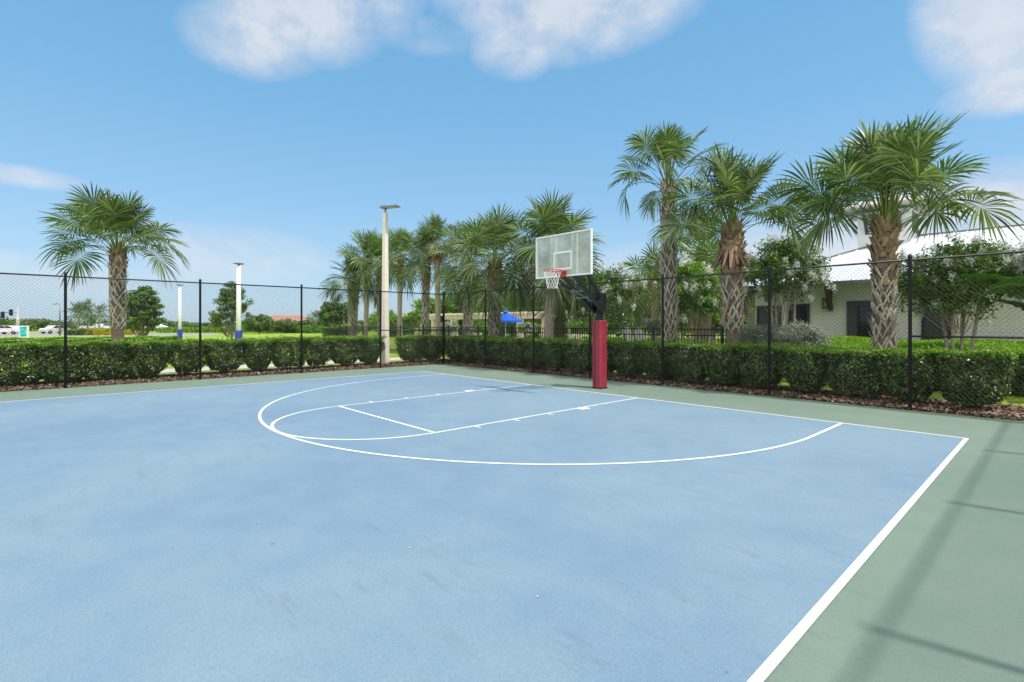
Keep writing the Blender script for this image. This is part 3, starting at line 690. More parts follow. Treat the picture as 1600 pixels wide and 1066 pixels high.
# smaller palms beyond the picket fence, right of the hoop
for k, (u, Y, vb, w_, cr, lab) in enumerate([(985, 15, 470, 6, .75, 'small palm with pale trunk beyond the closed blue umbrella'), (996, 15.6, 466, 7, .8, 'middle palm of the small clump beyond the picket fence'),
                                    (1022, 14, 440, 8, 1.0, 'palm with yellowish crown left of the tall slim palm'), (1094, 13, 392, 9, 1.15, 'palm rising behind the crape myrtle between the two nearer palms'),
                                    (1104, 11, 430, 13, .9, 'stout pale trunk palm behind the picket fence near its right end')]):
    palm_at(u, Y, vb, 0, w_, w_*1.1, 0, nf=22, Lp=.95*cr, Rb=.95*cr, seed=90+k, boots=(.1, 1.0) if k % 2 else None, smooth=not k % 2, brown=.6, label=lab, light=True, elmin=-35, nseg=26, grp='palms beyond the picket fence')

# ------------------------------------------------------------------ broadleaf trees
def tree(name, x, y, H, crown, base, seed, mats, label, cat='tree', nclump=60, leafn=140, ls=.06, trunk_r=.08, stems=1, flowers=0, grp=None, core=.3, clump_r=.2, squash=1.0, shape='round', gap=1.0):
    """crown: radius; base: height of crown bottom. clumps of leaf quads on limbs."""
    global rng
    rng = np.random.default_rng(seed)
    root = thing(name, (x, y, 0), label, cat, grp)
    ch = (H-base)/2; cz = base+ch
    b = MB(); tips = []
    d = unit(nclump); d[:, 2] = np.where(d[:, 2] < -.85, -d[:, 2]*.4, d[:, 2])
    rr = rng.uniform(.35, 1.0, nclump)**.6
    rad = crown*(1-clump_r*.5)
    C = d*rr[:, None]*np.array([rad, rad, ch*.93])
    if shape == 'cone': k_ = np.clip(1.12-.75*(C[:, 2]/ch+1)/2, .2, 1.1); C[:, 0] *= k_; C[:, 1] *= k_
    C[:, 2] += cz
    C[:, :2] *= (1+.12*np.sin(3*np.arctan2(C[:, 1], C[:, 0])+seed))[:, None]
    s = MB()
    for i in range(stems):
        a = 6.28*i/stems+seed; o0 = .08*stems**.5*np.array([math.cos(a), math.sin(a), 0])*(stems > 1)
        sp = crown*.3*(stems > 1)
        top = np.array([math.cos(a)*sp, math.sin(a)*sp, base+ch*.7]); mid = (o0+top)/2+rng.normal(0, .04, 3)
        s.tube([o0, mid, top, np.array([top[0]*1.2, top[1]*1.2, cz+ch*.5])], [trunk_r, trunk_r*.8, trunk_r*.5, trunk_r*.2], 8)
    for c in C[::2]:
        z0 = max(base*.8, c[2]-ch*.9); m_ = np.array([c[0]*.25, c[1]*.25, z0])
        s.tube([m_, (m_+c)/2+np.array([0, 0, -.03*H])*.3, c], [trunk_r*.35, trunk_r*.22, trunk_r*.08], 4, caps=False)
    s.build('trunk', M['greybark'] if stems == 1 else M['smoothbark'], root)
    r_c = clump_r*crown*rng.uniform(.7, 1.35, nclump)
    idx = np.repeat(np.arange(nclump), leafn); n = len(idx)
    u_ = unit(n); rad2 = rng.random(n)**.45
    P = C[idx]+u_*(rad2*r_c[idx])[:, None]*np.array([1, 1, .75*squash]); 
    q = leaves(P, u_+np.array([0, 0, .5]), ls, ls*.55, .6)
    which = rng.random(nclump) < .45
    mi = which[idx]
    b.quads(q[~mi], 0); b.quads(q[mi], 1)
    b.build('crown', mats, root)
    if flowers:
        f = MB(); cand = [i for i in range(nclump) if rr[i] > .55]; 
        for i in range(flowers):
            c = C[cand[int(rng.integers(len(cand)))]]; dirn = (c-np.array([0, 0, cz])); dirn /= np.linalg.norm(dirn)+1e-9
            p = c+dirn*clump_r*crown*rng.uniform(.5, 1.1)+rng.normal(0, .08, 3)
            k = 60; pp = p+rng.normal(0, 1, (k, 3))*np.array([.042, .042, .075])*ls/.05
            f.quads(leaves(pp, unit(k), ls*.5, ls*.4, .5), 0)
        f.build('blossom', M['flower'], root)
    return root
def tree_at(u, Y, vtop, vbot, rpx, **k):
    x, D = at(u, Y); return tree(k.pop('name', 'tree'), x, Y, hz(vtop, D), rpx*D/FPX, hz(vbot, D), **k)
def tree_d(u, D, vtop, vbot, rpx, **k):
    x, y = dp(u, D); return tree(k.pop('name', 'tree'), x, y, hz(vtop, D), rpx*D/FPX, max(.4, hz(vbot, D)), **k)
cm = dict(name='crape_myrtle', mats=[M['tree_m'], M['tree_d']], cat='tree', stems=4, grp='white flowering crape myrtles')
tree_at(1500, 7.3-.3, 375, 498, 88, seed=3, nclump=110, leafn=120, ls=.048, trunk_r=.05, flowers=95, label='large white flowering crape myrtle at right beside the banana plant', clump_r=.24, **cm)
tree_at(1222, 7.4, 372, 478, 68, seed=4, nclump=90, leafn=120, ls=.05, trunk_r=.05, flowers=80, label='white flowering crape myrtle in front of the building windows', clump_r=.24, **cm)
tree_at(1085, 9.0, 398, 512, 44, seed=5, nclump=80, leafn=120, ls=.06, trunk_r=.05, flowers=40, label='crape myrtle between the slim palm and the skirted palm', clump_r=.26, **{**cm, 'mats': [M['tree_m'], M['tree_y']]})
tree_at(935, 8.2, 418, 520, 66, seed=6, nclump=100, leafn=120, ls=.06, trunk_r=.05, flowers=90, label='white flowering crape myrtle behind the hoop pole', clump_r=.25, **cm)
tree_at(1645, 6.8, 355, 470, 60, seed=8, nclump=60, leafn=110, ls=.05, trunk_r=.05, flowers=110, label='crape myrtle with big white clusters cut off by the right edge', clump_r=.25, **cm)
# trees past the palms
tm = [M['tree_m'], M['tree_y']]
tree_d(790, 64, 455, 507, 62, seed=12, nclump=90, leafn=110, ls=.19, trunk_r=.14, mats=[M['tree_y'], M['tree_m']], label='bright green rounded tree behind the blue umbrella', clump_r=.22)
tree_d(740, 66, 436, 507, 34, seed=13, nclump=70, leafn=110, ls=.19, trunk_r=.14, mats=[M['tree_m'], M['tree_d']], label='upright tree between the two criss-cross trunk palms', clump_r=.25)
tree_d(690, 68, 462, 507, 48, seed=14, nclump=70, leafn=110, ls=.2, trunk_r=.14, mats=[M['tree_y'], M['tree_m']], label='layered bright tree behind the left end of the pergola', clump_r=.22)
tree_d(832, 62, 458, 507, 36, seed=15, nclump=60, leafn=110, ls=.19, trunk_r=.14, mats=tm, label='bright tree behind the right part of the pergola', clump_r=.24)
tree_d(975, 36, 432, 507, 48, seed=16, nclump=80, leafn=110, ls=.11, trunk_r=.12, mats=tm, label='leafy tree behind the closed blue umbrella', clump_r=.24)
tree_d(1035, 33, 418, 507, 50, seed=17, nclump=80, leafn=110, ls=.11, trunk_r=.12, mats=tm, label='tree behind the tall slim palm trunk', clump_r=.24)
tree_d(1115, 30, 405, 507, 45, seed=18, nclump=80, leafn=110, ls=.10, trunk_r=.12, mats=tm, label='tall leafy tree behind the skirted palm', clump_r=.24)
tree_d(895, 52, 452, 507, 42, seed=19, nclump=70, leafn=110, ls=.12, trunk_r=.12, mats=tm, label='leafy tree low behind the backboard arms', clump_r=.24)
tree_d(1180, 34, 372+20, 500, 38, seed=20, nclump=70, leafn=110, ls=.10, trunk_r=.12, mats=[M['tree_y'], M['tree_m']], label='feathery bright tree left of the white roof', clump_r=.24)
tree_d(222, 40, 441, 524, 31, seed=21, nclump=120, leafn=120, ls=.09, trunk_r=.10, mats=[M['tree_d'], M['tree_m']], label='round dark green tree right of the lone palm', clump_r=.2)
tree_d(362, 45, 434, 524, 40, seed=22, nclump=90, leafn=90, ls=.09, trunk_r=.09, mats=[M['tree_d'], M['tree_m']], label='loose conical tree behind the taller white pole', clump_r=.18, shape='cone')
tree_d(522, 44, 466, 514, 26, seed=23, nclump=80, leafn=90, ls=.10, trunk_r=.09, mats=[M['tree_d'], M['tree_m']], label='small greyish tree left of the stout palm', clump_r=.22)
tree_d(605, 70, 487, 514, 40, seed=24, nclump=60, leafn=90, ls=.14, trunk_r=.09, mats=tm, label='low bright tree behind the lamp pole', clump_r=.25)
tree_d(646, 48, 486, 513, 18, seed=25, nclump=40, leafn=90, ls=.11, trunk_r=.06, mats=tm, label='low flowering bush in front of the pergola', clump_r=.28, cat='bush')

for k, (u, D, vt, r, m1, m2, lab) in enumerate([(905, 29, 500, 20, 'tree_y', 'tree_m', 'rounded green bush behind the picket fence, left of the red pole'), (950, 31, 499, 18, 'tree_m', 'tree_d', 'dark green bush behind the picket fence, right of the red pole'),
        (985, 33, 500, 16, 'silver', 'tree_m', 'greyish bush behind the left white deck chair'), (1062, 27, 498, 20, 'tree_m', 'tree_y', 'green bush behind the picket fence right of the tall slim palm'), (1110, 24, 490, 20, 'tree_y', 'tree_m', 'bright bush behind the picket fence left of the skirted palm'),
        (745, 38, 501, 22, 'tree_m', 'tree_y', 'low bush behind the picket fence between two criss-cross trunk palms'), (825, 36, 504, 18, 'silver', 'tree_y', 'pale bush behind the picket fence right of the blue umbrella'), (700, 42, 503, 18, 'silver', 'tree_m', 'low pale bush behind the picket fence beside the fence corner')]):
    tree_d(u, D, vt, 519, r, seed=60+k, name='garden_bush', nclump=40, leafn=90, ls=.07, trunk_r=.04, mats=[M[m1], M[m2]], label=lab, cat='bush', clump_r=.32, stems=3, grp='bushes behind the picket fence')
# silver shrub by the building
b_ = tree_at(1188, 6.9, 506, 545, 38, seed=31, name='silver_shrub', nclump=70, leafn=160, ls=.028, trunk_r=.03, mats=[M['silver'], M['silver']], label='silvery leaved shrub right of the skirted palm', cat='shrub', clump_r=.3, stems=3, grp='silvery shrubs in front of the building')
tree_at(1252, 6.7, 506, 548, 42, seed=32, name='silver_shrub', nclump=70, leafn=160, ls=.028, trunk_r=.03, mats=[M['silver'], M['silver']], label='silvery leaved shrub under the building window', cat='shrub', clump_r=.3, stems=3, grp='silvery shrubs in front of the building')
tree_d(1025, 24, 498, 520, 22, seed=33, name='silver_shrub', nclump=40, leafn=120, ls=.04, trunk_r=.03, mats=[M['silver'], M['tree_y']], label='pale rounded shrub behind the picket fence by the open blue umbrella', cat='shrub', clump_r=.3, stems=3)

# banana plant at the right edge
def banana():
    x0, y0 = dp(1668, 11.6)
    root = thing('banana_plant', (x0, y0, 0), 'banana plant with long broad leaves reaching in at the right edge', 'plant')
    b = MB(); b.tube([(0, 0, 0), (.02, 0, .7), (0, .02, 1.5)], [.13, .11, .07], 12); b.build('stem', M['tree_y'], root)
    def leaf(az, e0, bd, L, W, z0=1.3, roll=0, tear=()):
        b = MB(); g = 26; s = np.linspace(0, 1, g); e = e0-bd*s**1.3
        d = np.stack([np.cos(e)*math.cos(az), np.cos(e)*math.sin(az), np.sin(e)], 1)
        P = np.cumsum(np.vstack([[0, 0, 0], d[:-1]*L/(g-1)]), 0)+np.array([0, 0, z0])
        side = np.array([-math.sin(az), math.cos(az), 0]); up = np.cross(side, d); up *= np.sign(up[:, 2:3]+1e-6)
        sd = side*math.cos(roll)+up*math.sin(roll); up2 = -side*math.sin(roll)+up*math.cos(roll)
        w_ = np.interp(s, [0, .22, .3, .5, .8, .95, 1], [.015, .02, .6, 1, .85, .35, .04])*W/2
        w_ *= 1+.03*np.sin(s*60)
        rows = []
        for c_, dr in ((-1, .28), (-.5, -.02), (0, 0), (.5, -.02), (1, .28)):
            rip = .02*np.sin(s*90+c_*2)*abs(c_)
            rows.append(P+sd*(w_*c_)[:, None]+up2*(-w_*dr*abs(c_)+w_*.22*abs(c_)+rip)[:, None])
        V = np.stack(rows, 1)[None]
        b.sm = True; b.grids(V); b.sm = False
        m2 = MB(); m2.tube(P[::2], np.linspace(.025, .006, len(P[::2])), 6)
        o = b.build('leaf', M['banana'], root); m2.build('midrib', M['petiole'], o)
    leaf(azr(172), R(62), R(75), 2.9, .5, 1.45, .3)
    leaf(azr(186), R(68), R(125), 3.0, .62, 1.5, .7)
    leaf(azr(160), R(60), R(60), 1.9, .40, 1.3)
    leaf(azr(200), R(8), R(60), 1.3, .45, 1.0, .3)
    leaf(azr(100), R(60), R(70), 1.9, .4, 1.4); leaf(azr(20), R(55), R(70), 2.0, .4, 1.4); leaf(azr(-60), R(50), R(80), 1.7, .4, 1.3); leaf(azr(60), R(75), R(40), 1.7, .4, 1.5)
banana()

# ------------------------------------------------------------------ picket fence
def picket_fence():
    Y = 5.35; x0 = at(531, Y)[0]; x1 = at(1128, Y)[0]; H = 1.62
    root = thing('picket_fence', (x0, Y, 0), 'black metal picket fence in front of the pool area', 'fence')
    L = x1-x0; n = int(L/2.44); 
    ends = [L-2.44*i for i in range(n+1)] + [0]
    for e in sorted(set(round(v, 3) for v in ends)):
        b = MB(); b.box((e, 0, (H+.04)/2), (.065, .065, H+.04)); b.box((e, 0, H+.06), (.085, .085, .03), taper=.6); b.build('post', M['blackmet'], root)
    b = MB()
    for x in np.arange(.11, L, .115): b.box((x, 0, .85), (.018, .018, 1.50))
    b.build('pickets', M['blackmet'], root)
    b = MB()
    for z in (.2, 1.38, 1.58): b.box((L/2, -.002, z), (L, .034, .036))
    b.build('rails', M['blackmet'], root)
    # short return towards the pool at the right end
    b = MB(); 
    for y in np.arange(.12, 4, .115): b.box((L, y, .85), (.018, .018, 1.50))
    for z in (.2, 1.38, 1.58): b.box((L+.002, 2.05, z), (.036, 4.0, .034))
    b.build('side_panel', M['blackmet'], root)
picket_fence()

# ------------------------------------------------------------------ basketball hoop
def hoop():
    px, py = .05, .80
    root = thing('basketball_hoop', (px, py, 0), 'basketball hoop with red padded pole and clear backboard', 'basketball hoop')
    bx_ = .17; by = -.90-py; zb = 2.92; BW, BH = 1.83, 1.07
    b = MB(); ch = .045; w_ = .158                                        # chamfered square pad
    oct_ = [(-w_+ch, -w_), (w_-ch, -w_), (w_, -w_+ch), (w_, w_-ch), (w_-ch, w_), (-w_+ch, w_), (-w_, w_-ch), (-w_, -w_+ch)]
    V = []; zs = [(.03, .985), (.06, 1), (.9, 1.0), (1.80, 1), (1.84, .985), (1.85, .93)]
    for z, s in zs: V += [(x*s, y*s, z) for x, y in oct_]
    F = [(i*8+j, i*8+(j+1) % 8, (i+1)*8+(j+1) % 8, (i+1)*8+j) for i in range(len(zs)-1) for j in range(8)]+[tuple(range(7, -1, -1)), tuple(40+j for j in range(8))]
    b.add(V, F); pad = b.build('pole_pad', M['red'], root)
    bv = pad.modifiers.new('soft', 'BEVEL'); bv.width = .008; bv.segments = 2
    b = MB(); b.box((0, 0, .015), (.31, .31, .03)); b.bar((-.05, -w_-.006, .05), (-.05, -w_-.006, 1.8), .012, .01, (0, 1, 0)); b.build('pad_trim', M['blackmet'], pad)
    b = MB(); b.box((0, 0, 1.30), (.14, .14, 2.54)); b.box((0, 0, 2.585), (.16, .16, .03)); b.build('pole', M['blackmet'], root)
    b = MB()
    for s in (-1, 1): b.box((s*.10, -.05, 2.32), (.02, .34, .52))
    b.box((0, -.13, 2.08), (.26, .05, .07)); b.box((0, .11, 2.45), (.22, .04, .3)); b.box((0, -.17, 2.5), (.20, .06, .07))
    for s in (-1, 1):
        for z in (2.1, 2.32, 2.54): b.tube([(s*.10, -.12, z), (s*.14, -.12, z)], .02, 8)
    b.build('arm_bracket', M['blackmet'], root)
    for s in (-1, 1):
        b = MB(); b.bar((bx_-.1+s*.13, -.14, 2.07), (bx_-.1+s*.22+.05, by+.22, 3.02), .055, .09); b.build('lower_arm', M['blackmet'], root)
        b = MB(); b.bar((s*.13, -.14, 2.5), (s*.36+.02, by+.12, 3.62), .05, .08); b.build('upper_arm', M['blackmet'], root)
    b = MB(); b.bar((.0, -.10, 2.28), (.02, by+.55, 2.62), .035, .035); b.bar((-.2, by+.72, 2.60), (.24, by+.72, 2.60), .03, .03); b.bar((-.2, by+.95, 2.44), (.22, by+.95, 2.44), .03, .03)
    b.build('brace', M['grey'], root)
    # backboard
    bd = bpy.data.objects.new('backboard', None)
    b = MB(); b.box((bx_, by, zb+BH/2), (BW-.03, .014, BH-.03)); bd = b.build('backboard', M['acrylic'], root)
    b = MB(); f = .035
    b.box((bx_, by, zb+f/2), (BW, .045, f)); b.box((bx_, by, zb+BH-f/2), (BW, .045, f))
    for s in (-1, 1): b.box((bx_+s*(BW/2-f/2), by, zb+BH/2), (f, .045, BH-2*f))
    b.build('frame', M['white'], bd)
    b = MB(); y_ = by-.0085; sw, sh, st = .61, .46, .05; zc = zb+.17
    b.box((bx_, y_, zc+sh-st/2), (sw, .003, st)); b.box((bx_, y_, zc+st/2), (sw, .003, st))
    for s in (-1, 1): b.box((bx_+s*(sw/2-st/2), y_, zc+sh/2), (st, .003, sh-2*st))
    b.build('target_square', M['white'], bd)
    for xx in (-.42, -.27, .27, .42):
        b = MB(); b.box((bx_+xx, by+.035, zb+BH/2), (.045, .045, BH-2*f)); b.build('support_rib', M['white'], bd)
    # rim
    rc = np.array([bx_, by-.15-.2286, 3.05])
    b = MB(); th = np.linspace(0, 2*math.pi, 37); b.tube(np.stack([rc[0]+.2286*np.cos(th), rc[1]+.2286*np.sin(th), np.full(37, 3.05)], 1), .0095, 8, False)
    for s in (-1, 1): b.bar((bx_+s*.09, by-.03, 3.02), (bx_+s*.15, rc[1]+.17, 3.045), .018, .03)
    b.box((bx_, by-.06, 3.045), (.26, .12, .012)); b.box((bx_, by-.03, 2.985), (.26, .03, .15))
    b.add([(bx_-.13, by-.03, 2.92), (bx_+.13, by-.03, 2.92), (bx_+.13, by-.15, 3.03), (bx_-.13, by-.15, 3.03)], [(0, 1, 2, 3)])
    rim = b.build('rim', M['rimred'], root)
    for k in range(12):
        a = 6.283*k/12; b2 = MB()
    b = MB(); n = 12
    def np_(k, lv):
        a = 6.283*(k+.5*(lv % 2))/n; r = [.222, .19, .165, .145, .13, .125][lv]; return (rc[0]+r*math.cos(a), rc[1]+r*math.sin(a), 3.035-.085*lv)
    for lv in range(5):
        for k in range(n):
            b.bar(np_(k, lv), np_(k, lv+1), .006, .006); b.bar(np_(k, lv), np_(k-1 if lv % 2 == 0 else k+1, lv+1), .006, .006)
    b.build('net', M['net'], rim)
    # yard plates
    return root
hoop()

# ------------------------------------------------------------------ court lamp pole and sport poles
def lamp_pole():
    x, y = dp(602, 22.4)
    H = hz(333, 22.4)
    root = thing('lamp_pole', (x, y, 0), 'tall pale concrete lamp pole with flat lamp head beside the left hedge', 'lamp post', rz=.35)
    b = MB(); b.add([(sx*w_, sy*w_, z) for z, w_ in ((0, .14), (H, .088)) for sx, sy in ((-1, -.8), (-.8, -1), (.8, -1), (1, -.8), (1, .8), (.8, 1), (-.8, 1), (-1, .8))],
          [(0, 1, 9, 8), (1, 2, 10, 9), (2, 3, 11, 10), (3, 4, 12, 11), (4, 5, 13, 12), (5, 6, 14, 13), (6, 7, 15, 14), (7, 0, 8, 15), (8, 9, 10, 11, 12, 13, 14, 15)])
    b.build('pole', M['polecon'], root)
    b = MB(); b.tube([(.0, 0, H), (.0, 0, H+.12), (.06, 0, H+.2)], .035, 8); b.build('lamp_bracket', M['grey'], root)
    b = MB(); a = -.10
    b.box((.26, 0, H+.235), (.86, .36, .06)); b.box((-.02, 0, H+.26), (.26, .30, .09)); hd = b.build('lamp_head', M['grey'], root)
    b = MB(); b.box((.34, 0, H+.198), (.60, .28, .012)); b.build('lens', M['lens'], hd)
lamp_pole()
def sport_pole(u, D, vtop, vpad, label):
    x, y = dp(u, D); H = hz(vtop, D); hp = hz(vpad, D)
    root = thing('padded_pole', (x, y, 0), label, 'pole', 'white poles with blue pads on the lawn', rz=.4)
    b = MB(); b.lathe((0, 0, 0), [(.15, 0), (.14, H*.5), (.115, H)], 14); b.build('pole', M['white'], root)
    b = MB(); b.lathe((0, 0, .02), [(.2, 0), (.21, .02), (.21, hp-.03), (.2, hp)], 14); b.build('pad', M['bluepad'], root)
    b = MB(); b.tube([(0, 0, H), (0, 0, H+.12)], .05, 8); b.box((0, 0, H+.15), (.34, .5, .07)); b.build('lamp_head', M['grey'], root)
sport_pole(373, 32, 416, 517, 'taller nearer white pole with blue pad on the lawn')
sport_pole(281, 49, 448, 515, 'shorter farther white pole with blue pad on the lawn')

# ------------------------------------------------------------------ building
def building():
    x0, x1, y0, y1, ze = .35, 22, 10.3, 25.6, 3.28
    root = thing('clubhouse', (x0, y0, 0), 'cream single-storey building with white metal hip roof and cupola', 'building')
    def L(x, y, z): return (x-x0, y-y0, z)
    b = MB(); b.box(L((x0+x1)/2, (y0+y1)/2, ze/2), (x1-x0, y1-y0, ze)); b.build('wall', M['siding'], root)
    # hip roof: ridge along x
    oh = .75; yr = (y0+y1)/2; zr = 5.62; xr = 3.6; X0, X1, Y0, Y1 = x0-oh, x1+oh, y0-oh, y1+oh; ez = 3.22
    b = MB(); th_ = .10
    V = [L(X0, Y0, ez), L(X1, Y0, ez), L(X1, Y1, ez), L(X0, Y1, ez), L(xr, yr, zr), L(X1-4, yr, zr)]
    V2 = [L(X0, Y0, ez-th_), L(X1, Y0, ez-th_), L(X1, Y1, ez-th_), L(X0, Y1, ez-th_)]
    b.add(V+V2, [(0, 1, 5, 4), (1, 2, 5), (2, 3, 4, 5), (3, 0, 4), (6, 7, 1, 0), (7, 8, 2, 1), (8, 9, 3, 2), (9, 6, 0, 3), (9, 8, 7, 6)])
                                                 # standing seams on the front slope and left hip
    A = np.array(L(X0, Y0, ez)); 
    for i in range(1, int((X1-X0)/.42)):
        x = X0+i*.42; t_ = min(1, (x-X0)/(xr-X0), (X1-x)/4.0) if x < xr or x > X1-4 else 1
        b.bar(L(x, Y0+.01, ez+.012), L(x, Y0+(yr-Y0)*t_, ez+(zr-ez)*t_+.012), .025, .04)
    for i in range(1, int((Y1-Y0)/.42)):
        y = Y0+i*.42; t_ = 1-abs(y-yr)/(yr-Y0)
        b.bar(L(X0+.01, y, ez+.012), L(X0+(xr-X0)*t_, y, ez+(zr-ez)*t_+.012), .025, .04)
    roof = b.build('roof', M['roof'], root)
    b = MB(); b.bar(L(X0, Y0, ez+.03), L(xr, yr, zr+.03), .12, .05); b.bar(L(X0, Y1, ez+.03), L(xr, yr, zr+.03), .12, .05); b.bar(L(xr, yr, zr+.03), L(X1-4, yr, zr+.03), .14, .05); b.build('ridge_cap', M['grey'], roof)
    b = MB(); b.box(L((X0+X1)/2, Y0-.05, ez-.06), (X1-X0, .10, .10)); b.box(L(X0-.05, (Y0+Y1)/2, ez-.06), (.10, Y1-Y0, .10)); b.build('gutter', M['grey'], roof)
    # cupola
    cx, cy = at(1388, yr-.4)[0], yr-.4; cx_, cy_, _ = L(cx, cy, 0)
    Dc = at(1388, yr-.4)[1]
    zt = hz(334, Dc); hw = .95
    b = MB(); b.box((cx_, cy_, (4.9+zt)/2), (hw*2, hw*2, zt-4.9)); cu = b.build('cupola', M['white'], root)
    b = MB()
    for sx, sy in ((0, -1), (-1, 0), (1, 0), (0, 1)):
        for i in range(9): 
            z = 5.75+i*.1
            if z < zt-.12: b.box((cx_+sx*(hw+.012), cy_+sy*(hw+.012), z), (1.3 if sy else .03, 1.3 if sx else .03, .05))
    b.build('louvre', M['greydoor'], cu)
    ro = 1.72; z0 = zt+.12
    b = MB(); V = [(cx_+sx*ro, cy_+sy*ro, z0) for sx, sy in ((-1, -1), (1, -1), (1, 1), (-1, 1))]+[(cx_+sx*ro, cy_+sy*ro, z0+.07) for sx, sy in ((-1, -1), (1, -1), (1, 1), (-1, 1))]+[(cx_, cy_, z0+.75)]
    b.add(V, [(3, 2, 1, 0), (0, 1, 5, 4), (1, 2, 6, 5), (2, 3, 7, 6), (3, 0, 4, 7), (4, 5, 8), (5, 6, 8), (6, 7, 8), (7, 4, 8)])
    b.build('cupola_roof', M['concrete'], cu)
    for sx, sy in ((0, -1), (-1, 0), (1, 0), (0, 1)):
        for s in (-.6, .6):
            p = np.array([cx_+(sx*hw if sx else s), cy_+(sy*hw if sy else s), zt-.95]); q = p+np.array([sx*.72, sy*.72, 1.03])
            b = MB(); b.bar(p, q, .09, .09); b.build('brace', M['greydoor'], cu)
    yf = 0
    def win(u0, u1, v0, v1, name, frame, panes, glassm):
        xa = at(u0, y0)[0]; xb_ = at(u1, y0)[0]; D = at((u0+u1)/2, y0)[1]; z1, z0_ = hz(v0, D), hz(v1, D)
        b = MB(); fw = .07; cxm = (xa+xb_)/2-x0; W_ = xb_-xa; Hh = z1-z0_
        b.box((cxm, -.03, z1-fw/2), (W_, .08, fw)); b.box((cxm, -.03, z0_+fw/2), (W_, .08, fw))
        for s in (-1, 1): b.box((cxm+s*(W_/2-fw/2), -.03, (z0_+z1)/2), (fw, .08, Hh-2*fw))
        for k in range(1, panes): b.box((cxm-W_/2+W_*k/panes, -.025, (z0_+z1)/2), (.05, .06, Hh-2*fw))
        o = b.build(name, frame, root)
        b = MB(); b.box((cxm, -.012, (z0_+z1)/2), (W_-.1, .02, Hh-.1)); b.build('glass', glassm, o); return o
    win(1183, 1221, 478, 530, 'service_door', M['greydoor'], 1, M['greydoor'])
    win(1232, 1265, 475, 507, 'window', M['black'], 1, M['glass'])
    win(1440, 1486, 458, 540, 'window', M['black'], 1, M['glass'])
    # door: wide charcoal frame, glazed leaf
    xa = at(1324, y0)[0]; xb_ = at(1385, y0)[0]; D = at(1350, y0)[1]; z1 = hz(470, D)
    b = MB(); cxm = (xa+xb_)/2-x0; W_ = xb_-xa; fw = .3
    b.box((cxm, -.04, z1-.1), (W_, .1, .2)); b.box((cxm-W_/2+fw/2, -.04, (z1-.2)/2), (fw, .1, z1-.2)); b.box((cxm+W_/2-fw/2, -.04, (z1-.2)/2), (fw, .1, z1-.2)); b.box((cxm, -.04, .15), (W_-2*fw, .1, .3))
    d = b.build('door', M['greydoor'], root)
    b = MB(); b.box((cxm, -.012, z1/2+.05), (W_-2*fw+.02, .02, z1-.5)); b.build('glass', M['glass'], d)
    b = MB(); b.bar((cxm+.3, -.12, .9), (cxm+.3, -.12, 1.3), .03, .03); b.bar((cxm+.3, -.12, .93), (cxm+.3, -.08, .93), .02, .02); b.bar((cxm+.3, -.12, 1.27), (cxm+.3, -.08, 1.27), .02, .02); b.build('handle', M['grey'], d)
    # eave bracket and lantern
    xq = at(1299, y0)[0]-x0; D = at(1299, y0)[1]
    b = MB(); b.bar((xq, -.03, hz(484, D)), (xq, -.62, 3.14), .12, .14); b.bar((xq, -.05, hz(486, D)), (xq, -.05, 3.1), .12, .06); b.build('eave_bracket', M['brownwood'], root)
    xq = at(1292, y0)[0]-x0
    b = MB(); z = hz(474, D)
    for s in (-1, 1):
        for r_ in (-1, 1): b.box((xq+s*.085, -.14+r_*.085, z), (.02, .02, .32))
    b.box((xq, -.14, z+.17), (.24, .24, .03), taper=.7); b.box((xq, -.14, z-.17), (.2, .2, .03)); b.box((xq, -.02, z+.02), (.1, .04, .2)); ln = b.build('wall_lantern', M['black'], root)
    b = MB(); b.tube([(xq, -.14, z-.15), (xq, -.14, z+.02)], .03, 8); b.build('bulb', M['white'], ln)
building()

# ------------------------------------------------------------------ pergola, umbrellas, chairs
def pergola():
    D0 = 46; xa, ya = dp(625, 58); xb_, yb = dp(905, 40)
    Lx = math.hypot(xb_-xa, yb-ya); rz = math.atan2(yb-ya, xb_-xa)
    root = thing('pergola', (xa, ya, 0), 'long stone-coloured pergola with columns beyond the pool', 'pergola', rz=rz)
    H = hz(489, 48)
    b = MB(); b.box((Lx/2, 0, H-.35), (Lx, .3, .42)); b.box((Lx/2, 3, H-.35), (Lx, .3, .42)); b.build('beam', M['pergola'], root)
    b = MB()
    for i in range(int(Lx/.6)): b.box((.3+i*.6, 1.5, H-.06), (.1, 4.2, .14))
    b.build('rafters', M['pergola'], root)
    n = 8
    for i in range(n+1):
        for y in (0, 3): 
            b = MB(); b.box((Lx*i/n, y, (H-.56)/2), (.34, .34, H-.56)); b.box((Lx*i/n, y, .25), (.5, .5, .5)); b.build('column', M['pergola'], root)
pergola()
